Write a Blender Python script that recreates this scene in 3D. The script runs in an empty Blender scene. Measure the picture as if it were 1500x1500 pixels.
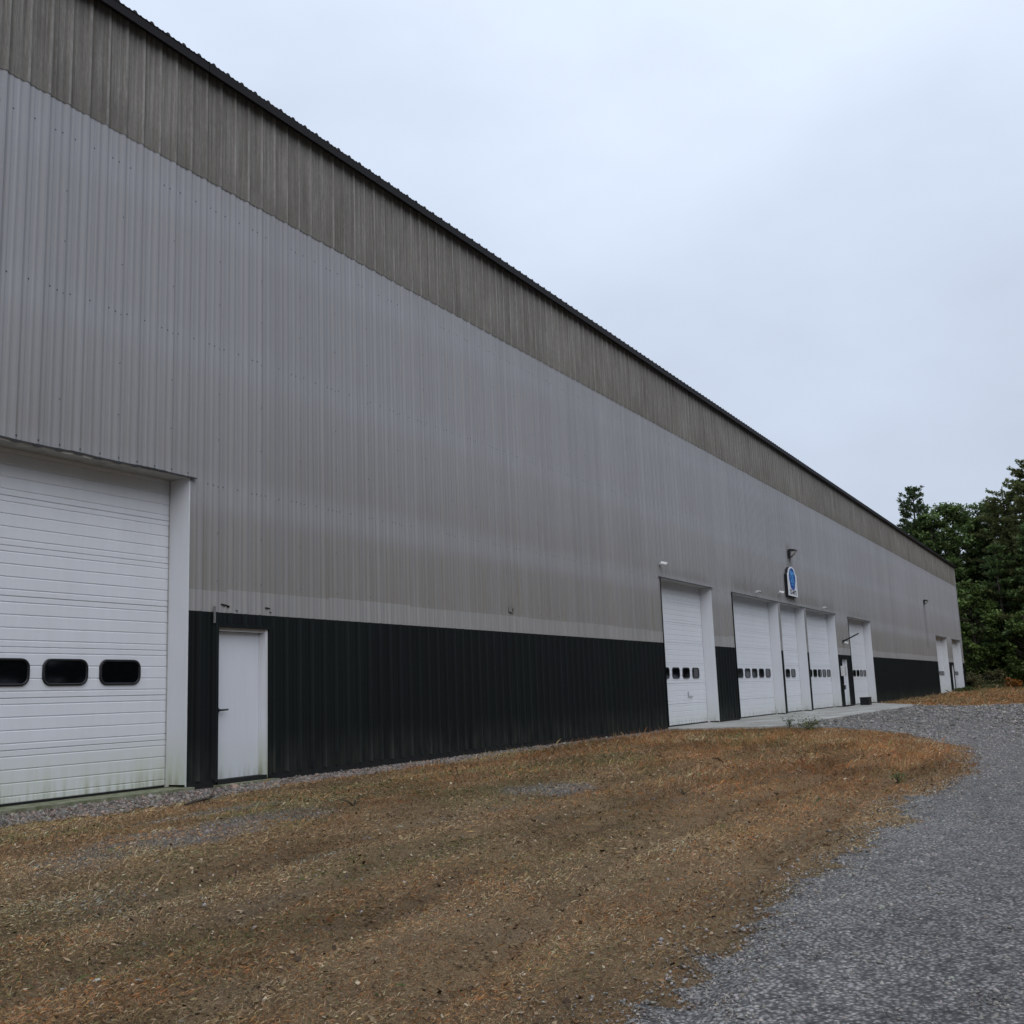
import bpy, math, random
import numpy as np
from mathutils import Matrix, Vector

# ------------------------------------------------------------------ camera, sky, sun, exposure
SC = bpy.context.scene
COL = SC.collection
R = math.radians
CAM = np.array([0.0, -11.1, 1.04])
cd = bpy.data.cameras.new('camera')
cd.sensor_width = 36.0
cd.lens = 37.842
cd.clip_start = 0.05
cd.clip_end = 6000
cam = bpy.data.objects.new('camera', cd)
COL.objects.link(cam)
rt = (0.48434747, -0.8740777, -0.03735908)
up = (-0.12978428, -0.11401513, 0.98496527)
fw = (0.86519568, 0.47221682, 0.16866448)
cam.matrix_world = Matrix(((rt[0], up[0], -fw[0], CAM[0]), (rt[1], up[1], -fw[1], CAM[1]),
                           (rt[2], up[2], -fw[2], CAM[2]), (0, 0, 0, 1)))
SC.camera = cam

SUN_AZ, SUN_EL = 214.0, 48.0      # azimuth measured from +Y towards +X
world = bpy.data.worlds.new('World')
SC.world = world
world.use_nodes = True
wn, wl = world.node_tree.nodes, world.node_tree.links
wn.clear()
w_out = wn.new('ShaderNodeOutputWorld')
w_bg = wn.new('ShaderNodeBackground')
w_bg.inputs['Strength'].default_value = 0.1
w_sky = wn.new('ShaderNodeTexSky')
w_sky.sky_type = 'NISHITA'
w_sky.sun_disc = False
w_sky.sun_elevation = R(SUN_EL)
w_sky.sun_rotation = R(SUN_AZ)
w_sky.dust_density = 3.0
w_tc = wn.new('ShaderNodeTexCoord')
w_sep = wn.new('ShaderNodeSeparateXYZ')
wl.new(w_tc.outputs['Generated'], w_sep.inputs[0])
w_el = wn.new('ShaderNodeMapRange')            # overcast sky: three times brighter overhead than at the horizon
w_el.inputs['From Min'].default_value = 0.0
w_el.inputs['From Max'].default_value = 1.0
w_el.inputs['To Min'].default_value = 0.40
w_el.inputs['To Max'].default_value = 1.0
wl.new(w_sep.outputs['Z'], w_el.inputs['Value'])
w_map = wn.new('ShaderNodeMapping')
w_map.inputs['Scale'].default_value = (1.0, 1.0, 2.2)
wl.new(w_tc.outputs['Generated'], w_map.inputs['Vector'])
w_noise = wn.new('ShaderNodeTexNoise')
w_noise.inputs['Scale'].default_value = 2.1
w_noise.inputs['Detail'].default_value = 5.0
w_noise.inputs['Roughness'].default_value = 0.5
wl.new(w_map.outputs[0], w_noise.inputs['Vector'])
w_nr = wn.new('ShaderNodeMapRange')
w_nr.inputs['From Min'].default_value = 0.3
w_nr.inputs['From Max'].default_value = 0.7
w_nr.inputs['To Min'].default_value = 0.89
w_nr.inputs['To Max'].default_value = 1.11
wl.new(w_noise.outputs['Fac'], w_nr.inputs['Value'])
w_mul = wn.new('ShaderNodeMath'); w_mul.operation = 'MULTIPLY'
wl.new(w_el.outputs[0], w_mul.inputs[0]); wl.new(w_nr.outputs[0], w_mul.inputs[1])
w_col = wn.new('ShaderNodeVectorMath'); w_col.operation = 'SCALE'
w_col.inputs[0].default_value = (11.7, 13.15, 15.7)
wl.new(w_mul.outputs[0], w_col.inputs['Scale'])
w_mix = wn.new('ShaderNodeMixRGB')
w_mix.inputs['Fac'].default_value = 0.12
wl.new(w_col.outputs[0], w_mix.inputs['Color1'])
wl.new(w_sky.outputs[0], w_mix.inputs['Color2'])
wl.new(w_mix.outputs[0], w_bg.inputs['Color'])
wl.new(w_bg.outputs[0], w_out.inputs['Surface'])

sd = bpy.data.lights.new('sun', 'SUN')
sd.energy = 1.05
sd.angle = R(60)
sd.color = (1.0, 0.97, 0.92)
sun = bpy.data.objects.new('sun', sd)
COL.objects.link(sun)
sv = Vector((math.sin(R(SUN_AZ)) * math.cos(R(SUN_EL)), math.cos(R(SUN_AZ)) * math.cos(R(SUN_EL)), math.sin(R(SUN_EL))))
sun.rotation_euler = (-sv).to_track_quat('-Z', 'Y').to_euler()
sun.location = sv * 60

SC.view_settings.view_transform = 'Standard'
SC.view_settings.look = 'None'
SC.view_settings.exposure = 0.0
SC.view_settings.gamma = 1.0
SC.view_settings.use_curve_mapping = False
for k_, v_ in (('max_bounces', 5), ('diffuse_bounces', 3), ('glossy_bounces', 2), ('transmission_bounces', 2), ('transparent_max_bounces', 4)):
    setattr(SC.cycles, k_, v_)
SC.cycles.caustics_reflective = False
SC.cycles.caustics_refractive = False

rng = np.random.default_rng(7)
random.seed(7)

# ------------------------------------------------------------------ helpers
class Tree:
    """small node-building helper for materials"""
    def __init__(self, name):
        self.m = bpy.data.materials.new(name)
        self.m.use_nodes = True
        self.n, self.l = self.m.node_tree.nodes, self.m.node_tree.links
        self.b = self.n['Principled BSDF']
        self.pos = self.n.new('ShaderNodeNewGeometry').outputs['Position']
        s = self.n.new('ShaderNodeSeparateXYZ')
        self.l.new(self.pos, s.inputs[0])
        self.x, self.y, self.z = s.outputs
    def put(self, sock, v):
        if hasattr(v, 'node'):
            self.l.new(v, sock)
        else:
            sock.default_value = v
    def math(self, op, a, b=0.0, clamp=False):
        n = self.n.new('ShaderNodeMath'); n.operation = op; n.use_clamp = clamp
        self.put(n.inputs[0], a); self.put(n.inputs[1], b)
        return n.outputs[0]
    def noise(self, scale=(1, 1, 1), s=1.0, detail=3.0, rough=0.55, dist=0.0, vec=None):
        mp = self.n.new('ShaderNodeMapping')
        mp.inputs['Scale'].default_value = scale
        self.l.new(vec or self.pos, mp.inputs['Vector'])
        n = self.n.new('ShaderNodeTexNoise')
        n.inputs['Scale'].default_value = s
        n.inputs['Detail'].default_value = detail
        n.inputs['Roughness'].default_value = rough
        n.inputs['Distortion'].default_value = dist
        self.l.new(mp.outputs[0], n.inputs['Vector'])
        return n.outputs['Fac']
    def rng(self, v, a, b, c=0.0, d=1.0, smooth=False):
        n = self.n.new('ShaderNodeMapRange')
        if smooth: n.interpolation_type = 'SMOOTHSTEP'
        self.put(n.inputs['Value'], v)
        for k, q in zip(('From Min', 'From Max', 'To Min', 'To Max'), (a, b, c, d)):
            self.put(n.inputs[k], q)
        return n.outputs[0]
    def mix(self, f, a, b, mode='MIX'):
        n = self.n.new('ShaderNodeMixRGB'); n.blend_type = mode
        self.put(n.inputs['Fac'], f)
        for k, v in (('Color1', a), ('Color2', b)):
            if isinstance(v, tuple) and len(v) == 3: v = v + (1.0,)
            self.put(n.inputs[k], v)
        return n.outputs[0]
    def gain(self, col, f):
        n = self.n.new('ShaderNodeVectorMath'); n.operation = 'SCALE'
        if isinstance(col, tuple): n.inputs[0].default_value = col
        else: self.l.new(col, n.inputs[0])
        self.put(n.inputs['Scale'], f)
        return n.outputs[0]
    def rand(self):
        return self.n.new('ShaderNodeObjectInfo').outputs['Random']
    def attr(self, name):
        n = self.n.new('ShaderNodeAttribute'); n.attribute_name = name
        return n
    def bump(self, h, strength=0.3, dist=0.02):
        n = self.n.new('ShaderNodeBump')
        n.inputs['Strength'].default_value = strength
        n.inputs['Distance'].default_value = dist
        self.l.new(h, n.inputs['Height'])
        self.l.new(n.outputs[0], self.b.inputs['Normal'])
    def done(self, col, rough=0.6, metal=0.0, spec=0.4):
        if isinstance(col, tuple) and len(col) == 3: col = col + (1.0,)
        self.put(self.b.inputs['Base Color'], col)
        self.put(self.b.inputs['Roughness'], rough)
        self.b.inputs['Metallic'].default_value = metal
        self.b.inputs['Specular IOR Level'].default_value = spec
        return self.m

def mesh(name, verts, faces, mats=(), smooth=False, fm=None):
    me = bpy.data.meshes.new(name)
    me.from_pydata([tuple(map(float, v)) for v in verts], [], [tuple(f) for f in faces])
    for m in mats: me.materials.append(m)
    if fm is not None: me.polygons.foreach_set('material_index', fm)
    if smooth: me.polygons.foreach_set('use_smooth', [True] * len(me.polygons))
    me.update()
    return me

def bigmesh(name, V, F, mats=(), col=None, cname='col', smooth=False):
    """V (n,3), F (m,k) all polygons with k corners; col (n,3) point colours"""
    me = bpy.data.meshes.new(name)
    V = np.ascontiguousarray(V, np.float32); F = np.ascontiguousarray(F, np.int32)
    me.vertices.add(len(V)); me.vertices.foreach_set('co', V.ravel())
    k = F.shape[1]
    me.loops.add(F.size); me.loops.foreach_set('vertex_index', F.ravel())
    me.polygons.add(len(F))
    me.polygons.foreach_set('loop_start', np.arange(0, F.size, k, dtype=np.int32))
    for m in mats: me.materials.append(m)
    if col is not None:
        a = me.attributes.new(cname, 'FLOAT_COLOR', 'POINT')
        c4 = np.ones((len(V), 4), np.float32); c4[:, :3] = col
        a.data.foreach_set('color', c4.ravel())
    if smooth: me.polygons.foreach_set('use_smooth', np.ones(len(F), bool))
    me.update(calc_edges=True)
    return me

def link(name, data, parent=None, loc=(0, 0, 0), kind=None):
    o = bpy.data.objects.new(name, data)
    COL.objects.link(o)
    o.location = loc
    if parent is not None: o.parent = parent
    if kind: o['kind'] = kind
    return o

def thing(name, label, cat, loc=(0, 0, 0), group=None, data=None):
    o = link(name, data, None, loc)
    o['label'] = label; o['category'] = cat
    if group: o['group'] = group
    return o

class MB:
    """collects boxes, prisms and tubes"""
    def __init__(self): self.v, self.f, self.m = [], [], []
    def add(self, V, F, mi=0):
        b = len(self.v); self.v += [tuple(v) for v in V]
        self.f += [tuple(i + b for i in f) for f in F]; self.m += [mi] * len(F)
    def box(self, x0, x1, y0, y1, z0, z1, mi=0):
        V = [(x, y, z) for z in (z0, z1) for x, y in ((x0, y0), (x1, y0), (x1, y1), (x0, y1))]
        self.add(V, [(3, 2, 1, 0), (4, 5, 6, 7), (0, 1, 5, 4), (1, 2, 6, 5), (2, 3, 7, 6), (3, 0, 4, 7)], mi)
    def prism(self, poly, y0, y1, mi=0):
        """polygon in XZ (counter-clockwise seen from -Y) pushed from y0 (front) to y1"""
        n = len(poly)
        V = [(x, y0, z) for x, z in poly] + [(x, y1, z) for x, z in poly]
        F = [tuple(range(n)), tuple(range(2 * n - 1, n - 1, -1))]
        F += [(i, i + n, (i + 1) % n + n, (i + 1) % n) for i in range(n)]
        self.add(V, F, mi)
    def prismx(self, poly, x0, x1, mi=0):
        """polygon in YZ pushed along X"""
        n = len(poly)
        V = [(x0, y, z) for y, z in poly] + [(x1, y, z) for y, z in poly]
        F = [tuple(range(n)), tuple(range(2 * n - 1, n - 1, -1))]
        F += [(i, i + n, (i + 1) % n + n, (i + 1) % n) for i in range(n)]
        self.add(V, F, mi)
    def tube(self, pts, rad, n=8, mi=0, cap=True):
        pts = [np.array(p, float) for p in pts]
        if not hasattr(rad, '__len__'): rad = [rad] * len(pts)
        b = len(self.v); rings = []
        for i, p in enumerate(pts):
            t = pts[min(i + 1, len(pts) - 1)] - pts[max(i - 1, 0)]
            t /= np.linalg.norm(t) + 1e-9
            a = np.cross(t, (0, 0, 1.0))
            if np.linalg.norm(a) < 0.05: a = np.cross(t, (1.0, 0, 0))
            a /= np.linalg.norm(a); c = np.cross(t, a)
            for k in range(n):
                q = 2 * math.pi * k / n
                self.v.append(tuple(p + rad[i] * (math.cos(q) * a + math.sin(q) * c)))
        for i in range(len(pts) - 1):
            for k in range(n):
                self.f.append((b + i * n + k, b + i * n + (k + 1) % n, b + (i + 1) * n + (k + 1) % n, b + (i + 1) * n + k))
                self.m.append(mi)
        if cap:
            self.f.append(tuple(b + k for k in reversed(range(n)))); self.m.append(mi)
            self.f.append(tuple(b + (len(pts) - 1) * n + k for k in range(n))); self.m.append(mi)
    def build(self, name, mats, parent=None, loc=(0, 0, 0), smooth=False):
        if not isinstance(mats, (list, tuple)): mats = [mats]
        return link(name, mesh(name, self.v, self.f, mats, smooth, self.m), parent, loc)

def clone(o, parent=None, loc=None, label=None):
    c = o.copy(); COL.objects.link(c)
    c.parent = parent
    if loc is not None: c.location = loc
    if label: c['label'] = label
    for ch in list(o.children): clone(ch, c)
    return c

# value noise in numpy, for laying out ground cover
def _h(i, j, s):
    n = (i * 374761393 + j * 668265263 + s * 974634777) & 0xffffffff
    n = ((n ^ (n >> 13)) * 1274126177) & 0xffffffff
    return ((n ^ (n >> 16)) & 0xffff) / 65535.0
def vnoise(x, y, s=0):
    x = np.asarray(x, float); y = np.asarray(y, float)
    i = np.floor(x).astype(np.int64); j = np.floor(y).astype(np.int64)
    u = x - i; v = y - j; u = u * u * (3 - 2 * u); v = v * v * (3 - 2 * v)
    return (_h(i, j, s) * (1 - u) + _h(i + 1, j, s) * u) * (1 - v) + (_h(i, j + 1, s) * (1 - u) + _h(i + 1, j + 1, s) * u) * v
def fbm(x, y, s=0, o=4):
    t = 0; a = 0.5; k = 1.0
    for q in range(o):
        t = t + a * vnoise(np.asarray(x) * k, np.asarray(y) * k, s + q); a *= 0.5; k *= 2.03
    return t / (1 - 0.5 ** o)

# ------------------------------------------------------------------ materials
def wall_paint():
    t = Tree('grey_wall_paint')
    streak = t.noise((9, 9, 0.16), 1.0, 4, 0.6)
    blot = t.noise((0.22, 0.22, 0.35), 1.0, 4, 0.55)
    fine = t.noise((30, 30, 1.2), 1.0, 3, 0.6)
    low = t.rng(t.z, 2.4, 7.0, 1.0, 0.0, True)
    girt = t.rng(t.math('PINGPONG', t.math('SUBTRACT', t.z, 4.1), 1.05), 0.05, 0.45, 0.5, 1.0, True)
    dirt = t.math('MULTIPLY', t.math('ADD', t.math('MULTIPLY', low, 0.75), t.math('MULTIPLY', blot, 0.45)), t.rng(streak, 0.3, 0.7, 0.55, 1.15), True)
    dirt = t.math('MULTIPLY', dirt, girt, True)
    c = t.mix(dirt, (0.322, 0.325, 0.348), (0.222, 0.209, 0.191))
    # cleaner repainted strip above the dark wainscot, with stepped upper edge
    step = t.n.new('ShaderNodeTexWhiteNoise'); step.noise_dimensions = '1D'
    t.l.new(t.math('FLOOR', t.math('MULTIPLY', t.x, 0.43)), step.inputs['W'])
    edge = t.math('ADD', t.math('MULTIPLY', step.outputs['Value'], 0.07), t.math('ADD', 2.67, t.math('MULTIPLY', fine, 0.02)))
    strip = t.math('MULTIPLY', t.math('LESS_THAN', t.z, edge), 0.75)
    c = t.mix(strip, c, (0.315, 0.31, 0.31))
    # run-off stains under the wall lamps and behind the sign
    for x0, x1, z0, z1, k in ((43.2, 44.15, 4.3, 6.95, 0.55), (79.1, 80.4, 3.2, 6.3, 0.32), (19.8, 20.4, 2.78, 3.1, 0.8), (54.0, 59.6, 4.3, 4.7, 0.4), (28.9, 33.5, 4.3, 4.8, 0.35), (35.6, 51.2, 4.3, 5.0, 0.35)):
        sx = t.math('MULTIPLY', t.rng(t.x, x0, x0 + 0.25, 0, 1, True), t.rng(t.x, x1 - 0.25, x1, 1, 0, True))
        sz = t.math('MULTIPLY', t.rng(t.z, z0, z0 + 0.15, 0, 1, True), t.rng(t.z, z1 - 0.5, z1, 1, 0, True))
        st = t.math('MULTIPLY', t.math('MULTIPLY', sx, sz), t.rng(streak, 0.3, 0.62, 0.1, k), True)
        c = t.mix(st, c, (0.10, 0.092, 0.078))
    ribn = t.n.new('ShaderNodeTexWhiteNoise'); ribn.noise_dimensions = '1D'
    t.l.new(t.math('FLOOR', t.math('MULTIPLY', t.math('SUBTRACT', t.x, 8.71), 1 / 0.1016)), ribn.inputs['W'])
    tone = t.math('ADD', t.rng(streak, 0.25, 0.75, 0.93, 1.07), t.rng(t.rand(), 0, 1, -0.035, 0.035))
    tone = t.math('ADD', tone, t.rng(ribn.outputs['Value'], 0, 1, -0.045, 0.04))
    tone = t.math('MULTIPLY', tone, t.rng(fine, 0.2, 0.8, 0.94, 1.06))
    u = t.math('PINGPONG', t.math('SUBTRACT', t.x, 8.715), 0.1524)  # dark lines along the rib flanks: streaky grime that also paints in rib shading
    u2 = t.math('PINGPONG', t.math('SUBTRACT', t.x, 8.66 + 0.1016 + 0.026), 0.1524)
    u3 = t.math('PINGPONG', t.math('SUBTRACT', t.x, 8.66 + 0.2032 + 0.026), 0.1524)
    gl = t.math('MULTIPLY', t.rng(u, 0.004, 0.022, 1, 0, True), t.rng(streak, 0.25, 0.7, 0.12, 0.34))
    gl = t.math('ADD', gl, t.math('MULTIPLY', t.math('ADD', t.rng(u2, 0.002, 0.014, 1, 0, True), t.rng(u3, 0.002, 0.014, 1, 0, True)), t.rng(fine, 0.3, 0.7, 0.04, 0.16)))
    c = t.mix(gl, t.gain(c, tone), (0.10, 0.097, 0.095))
    return t.done(c, t.rng(fine, 0.2, 0.8, 0.5, 0.66), 0.0, 0.35)

def frp():
    t = Tree('weathered_fibreglass')
    streak = t.noise((24, 24, 0.5), 1.0, 5, 0.62)
    blot = t.noise((1.2, 1.2, 0.5), 1.0, 4, 0.6)
    fib = t.noise((60, 60, 9), 1.0, 3, 0.7)
    f = t.math('ADD', t.math('MULTIPLY', streak, 0.65), t.math('MULTIPLY', blot, 0.35))
    c = t.mix(t.rng(f, 0.37, 0.64), (0.125, 0.115, 0.100), (0.262, 0.249, 0.228))
    low = t.math('MULTIPLY', t.rng(t.z, 8.8, 9.6, 1, 0, True), t.rng(streak, 0.42, 0.65, 0.0, 0.5))
    c = t.mix(low, c, (0.085, 0.077, 0.062))
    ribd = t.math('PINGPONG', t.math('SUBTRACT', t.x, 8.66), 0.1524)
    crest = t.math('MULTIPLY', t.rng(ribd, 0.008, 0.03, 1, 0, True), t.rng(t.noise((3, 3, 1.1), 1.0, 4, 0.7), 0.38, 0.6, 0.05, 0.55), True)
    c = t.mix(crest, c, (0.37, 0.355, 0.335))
    u = t.math('PINGPONG', t.math('SUBTRACT', t.x, 8.715), 0.1524)  # dark line on one side of each rib, rib shading put into the colour
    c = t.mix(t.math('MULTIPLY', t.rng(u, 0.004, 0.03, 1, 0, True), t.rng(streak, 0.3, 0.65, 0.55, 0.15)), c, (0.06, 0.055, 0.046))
    tone = t.math('ADD', t.rng(fib, 0.25, 0.75, 0.76, 1.24), t.rng(t.rand(), 0, 1, -0.06, 0.06))
    return t.done(t.gain(c, tone), 0.75, 0.0, 0.25)

def dark_paint():
    t = Tree('dark_green_black_paint')
    streak = t.noise((7, 7, 0.2), 1.0, 4, 0.6)
    hue = t.noise((0.9, 0.9, 0.3), 1.0, 3, 0.5)
    c = t.mix(t.rng(hue, 0.35, 0.65), (0.0074, 0.0090, 0.0104), (0.0074, 0.0106, 0.0100))
    chalk = t.math('MULTIPLY', t.rng(t.z, 0.0, 0.75, 1, 0, True), t.rng(t.noise((5, 5, 1.2), 1.0, 4, 0.6), 0.35, 0.7, 0.0, 0.55), True)
    c = t.mix(chalk, c, (0.055, 0.058, 0.05))
    chip = t.rng(t.noise((11, 11, 1.6), 1.0, 4, 0.72), 0.755, 0.78, 0, 0.75)
    c = t.mix(chip, c, (0.12, 0.125, 0.13))
    tone = t.math('ADD', t.rng(streak, 0.25, 0.75, 0.8, 1.25), t.rng(t.rand(), 0, 1, -0.06, 0.06))
    u = t.math('PINGPONG', t.math('SUBTRACT', t.x, 8.66), 0.1524)  # crests lightened: worn paint that also paints in light on the ribs
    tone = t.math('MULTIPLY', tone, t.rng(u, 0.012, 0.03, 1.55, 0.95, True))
    return t.done(t.gain(c, tone), 0.6, 0.0, 0.14)

def white_paint(name, base, algae):
    t = Tree(name)
    n1 = t.noise((2.2, 2.2, 1.1), 1.0, 4, 0.6)
    n2 = t.noise((10, 10, 1.0), 1.0, 4, 0.6)
    c = t.mix(t.rng(n1, 0.35, 0.75, 0.0, 0.25), base, (base[0] * .86, base[1] * .86, base[2] * .84))
    if algae:
        near = t.rng(t.x, 14, 26, algae, algae * 0.35)
        g = t.math('MULTIPLY', t.rng(t.z, 0.0, 0.85, 1, 0, True), t.rng(n2, 0.25, 0.7, 0.15, 0.95))
        c = t.mix(t.math('MULTIPLY', g, near, True), c, (0.44, 0.48, 0.32))
        spl = t.math('MULTIPLY', t.rng(t.z, 0.0, 0.28, 1, 0, True), t.rng(n2, 0.45, 0.7, 0.0, 0.6), True)
        c = t.mix(spl, c, (0.16, 0.16, 0.09))
    return t.done(t.gain(c, t.rng(n2, 0.2, 0.8, 0.96, 1.03)), 0.42, 0.0, 0.4)

def plain(name, col, rough=0.6, metal=0.0, spec=0.4, var=0.12, scale=6.0):
    t = Tree(name)
    n = t.noise((scale, scale, scale), 1.0, 4, 0.6)
    return t.done(t.gain(col, t.rng(n, 0.25, 0.75, 1 - var, 1 + var)), rough, metal, spec)

M_WALL, M_FRP, M_DARK = wall_paint(), frp(), dark_paint()
M_DOOR = white_paint('white_door_enamel', (0.72, 0.74, 0.785), 0.75)
M_JAMB = white_paint('white_trim_paint', (0.68, 0.69, 0.72), 0.9)
M_LEAFD = white_paint('white_entry_door_paint', (0.66, 0.69, 0.75), 0.35)
M_TRIM = plain('dark_brown_trim', (0.010, 0.008, 0.009), 0.6, 0.0, 0.15)
M_FLASH = plain('dark_flashing', (0.02, 0.02, 0.02), 0.6)
M_SOFFIT = plain('pale_header_metal', (0.38, 0.38, 0.36), 0.6, var=0.2)
M_ROOF = plain('dark_roof_sheet', (0.014, 0.012, 0.013), 0.6, 0.0, 0.2)
M_BLACK = plain('black_rubber', (0.008, 0.008, 0.009), 0.7)
M_PLBLK = plain('black_window_frame', (0.010, 0.011, 0.013), 0.45)
M_SCREW = plain('rusty_screw_head', (0.045, 0.038, 0.035), 0.7)
M_METAL = plain('dark_metal', (0.05, 0.05, 0.052), 0.4, 0.6)
M_STEEL = plain('galvanised_steel', (0.35, 0.35, 0.35), 0.4, 0.7)
M_CAMW = plain('white_plastic', (0.72, 0.72, 0.72), 0.4)
M_SIGNW = plain('white_sign_face', (0.72, 0.74, 0.78), 0.4, var=0.05)
M_BLUE = plain('deep_blue_print', (0.008, 0.075, 0.33), 0.4, var=0.05)
M_LBLUE = plain('light_blue_print', (0.10, 0.33, 0.66), 0.4, var=0.05)
M_PURP = plain('violet_blue_print', (0.09, 0.13, 0.42), 0.4, var=0.05)
M_TEXT = plain('black_print', (0.015, 0.015, 0.016), 0.5)
M_SCAR = plain('old_black_adhesive', (0.012, 0.012, 0.012), 0.8)

t = Tree('dark_glass')
M_GLASS = t.done((0.003, 0.0035, 0.0045), 0.04, 0.0, 0.32)
t = Tree('lamp_lens')
M_LENS = t.done((0.42, 0.42, 0.40), 0.15, 0.0, 0.6)

def concrete():
    t = Tree('concrete')
    a = t.noise((0.7, 0.7, 0.7), 1.0, 5, 0.6); b = t.noise((14, 14, 14), 1.0, 4, 0.7)
    c = t.mix(t.rng(a, 0.35, 0.65), (0.25, 0.245, 0.222), (0.36, 0.35, 0.322))
    pale = t.rng(t.noise((0.25, 1.1, 1), 1.0, 4, 0.6), 0.56, 0.6, 0, 0.7)
    c = t.mix(pale, c, (0.43, 0.425, 0.40))
    t.bump(b, 0.25, 0.01)
    return t.done(t.gain(c, t.rng(b, 0.25, 0.75, 0.85, 1.12)), 0.85, 0, 0.25)
M_CONC = concrete()

def sill_mat():
    t = Tree('mossy_concrete')
    b = t.noise((7, 7, 7), 1.0, 5, 0.65)
    c = t.mix(t.rng(b, 0.4, 0.65), (0.22, 0.225, 0.16), (0.10, 0.115, 0.055))
    t.bump(b, 0.4, 0.02)
    return t.done(c, 0.9, 0, 0.2)
M_SILL = sill_mat()

def attr_mat(name, rough=0.85, trans=0.0, spec=0.2, var=0.0):
    t = Tree(name)
    c = t.attr('col').outputs['Color']
    if var:
        n = t.noise((40, 40, 40), 1.0, 2, 0.5)
        c = t.gain(c, t.rng(n, 0.3, 0.7, 1 - var, 1 + var))
    m = t.done(c, rough, 0, spec)
    if trans:
        tr = t.n.new('ShaderNodeBsdfTranslucent')
        t.l.new(c, tr.inputs['Color'])
        mx = t.n.new('ShaderNodeMixShader'); mx.inputs['Fac'].default_value = trans
        out = t.n['Material Output']
        t.l.new(t.b.outputs[0], mx.inputs[1]); t.l.new(tr.outputs[0], mx.inputs[2])
        t.l.new(mx.outputs[0], out.inputs['Surface'])
    return m
M_STONE = attr_mat('crushed_stone', 0.85, 0, 0.3, 0.15)
M_BLADE = attr_mat('dry_grass_blade', 0.8, 0.2, 0.15)
M_LITTER = attr_mat('leaf_litter', 0.85, 0.0, 0.15)
M_LEAF = attr_mat('foliage', 0.6, 0.3, 0.25)
t = Tree('bark')
bn = t.noise((8, 8, 1.5), 1.0, 4, 0.65)
t.bump(bn, 0.6, 0.05)
M_BARK = t.done(t.mix(t.rng(bn, 0.35, 0.65), (0.035, 0.028, 0.022), (0.10, 0.085, 0.07)), 0.9, 0, 0.2)

# ------------------------------------------------------------------ ground layout
GY = [-40., -13., -9., -6., -3., -0.5, 0.2, 0.9]
GZ = [-0.56, -0.5, -0.43, -0.29, -0.14, -0.065, -0.055, -0.4]
EX = [-80, 0, 3.7, 4.14, 4.76, 5.34, 6.08, 6.74, 7.58, 8.87, 11.63, 13.18, 15.58, 18.37, 21.82, 25.03, 27.97, 29.99, 30.9, 31.0, 55.0, 55.6, 57.0, 60.83, 64, 70, 80, 100, 140]
EY = [-8.9, -8.85, -8.83, -8.9, -9.0, -8.99, -8.98, -9.02, -8.91, -8.89, -8.85, -8.87, -8.8, -8.81, -8.64, -8.04, -7.01, -5.88, -4.3, -2.66, -2.75, -3.2, -5.3, -6.9, -8.5, -12, -19, -34, -60]
def drive_edge(x):
    x = np.asarray(x, float)
    n = (fbm(x * 0.9, x * 0 + 3.1, 11, 3) - 0.5) * 0.5 + (fbm(x * 4.6, x * 0 + 8.1, 12, 4) - 0.5) * 0.42
    n = n * np.interp(x, [29, 31, 55, 57], [1, 0, 0, 1])
    return np.interp(x, EX, EY) + n
def on_drive(x, y): return y < drive_edge(x)
P1 = (8.0, -3.15, 2.9, 0.72, 0.22)    # bare gravel patches in the grass: centre, half sizes, skew
P2 = (13.3, -4.3, 1.3, 0.65, -0.3)
P3 = (9.6, -2.0, 1.7, 0.28, 0.0)
def bare(x, y):
    r = 0
    for cx, cy, a, b, k in (P1, P2, P3):
        u = (x - cx) / a; v = (y - cy - k * (x - cx) * 0.6) / b
        r = np.maximum(r, 1 - (u * u + v * v))
    r = r - 0.15 + (fbm(x * 1.6, y * 2.6, 31, 3) - 0.5) * 1.0
    return np.clip(r * 1.2, 0, 1)
def strip_w(x):
    return np.interp(x, [-20, 7.4, 10.2, 12, 17.6, 22.6, 29], [-1.05, -1.02, -0.9, -0.66, -0.56, -0.42, -0.22]) + (fbm(x * 2.2, x * 0 + 1.7, 41, 3) - 0.5) * 0.35
def base_z(y): return np.interp(y, GY, GZ)
RUTS = ((-7.3, 0.16, 0.06), (-5.6, 0.2, 0.04), (-8.35, 0.15, 0.055), (-6.5, 0.12, 0.025), (-4.5, 0.2, 0.03))
def rut_y(ry, x): return ry + 0.25 * np.sin(x * 0.21 + ry) - np.clip((9 - x) * 0.16, 0, 1.0)
def in_rut(x, y):
    r = 0
    for ry, w, d in RUTS: r = np.maximum(r, np.exp(-((y - rut_y(ry, x)) / w) ** 2))
    return r * np.clip((24 - x) / 6, 0, 1)
def ground_z(x, y):
    x = np.asarray(x, float); y = np.asarray(y, float)
    z = base_z(y)
    g = np.clip((-y - 0.3) / 1.0, 0, 1)
    z = z + g * ((fbm(x * 0.35, y * 0.5, 1, 3) - 0.5) * 0.09 + (fbm(x * 2.5, y * 2.8, 5, 3) - 0.5) * 0.035)
    for ry, w, d in RUTS:
        z = z - d * np.exp(-((y - rut_y(ry, x)) / w) ** 2) * np.clip((24 - x) / 6, 0, 1)
    far = np.clip((x - 62) / 40, 0, 1) * np.clip((-y + 1) / 3, 0, 1)
    z = z + far * (0.10 + 0.16 * (fbm(x * 0.2, y * 0.25, 9, 3) - 0.5))
    return z

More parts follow.
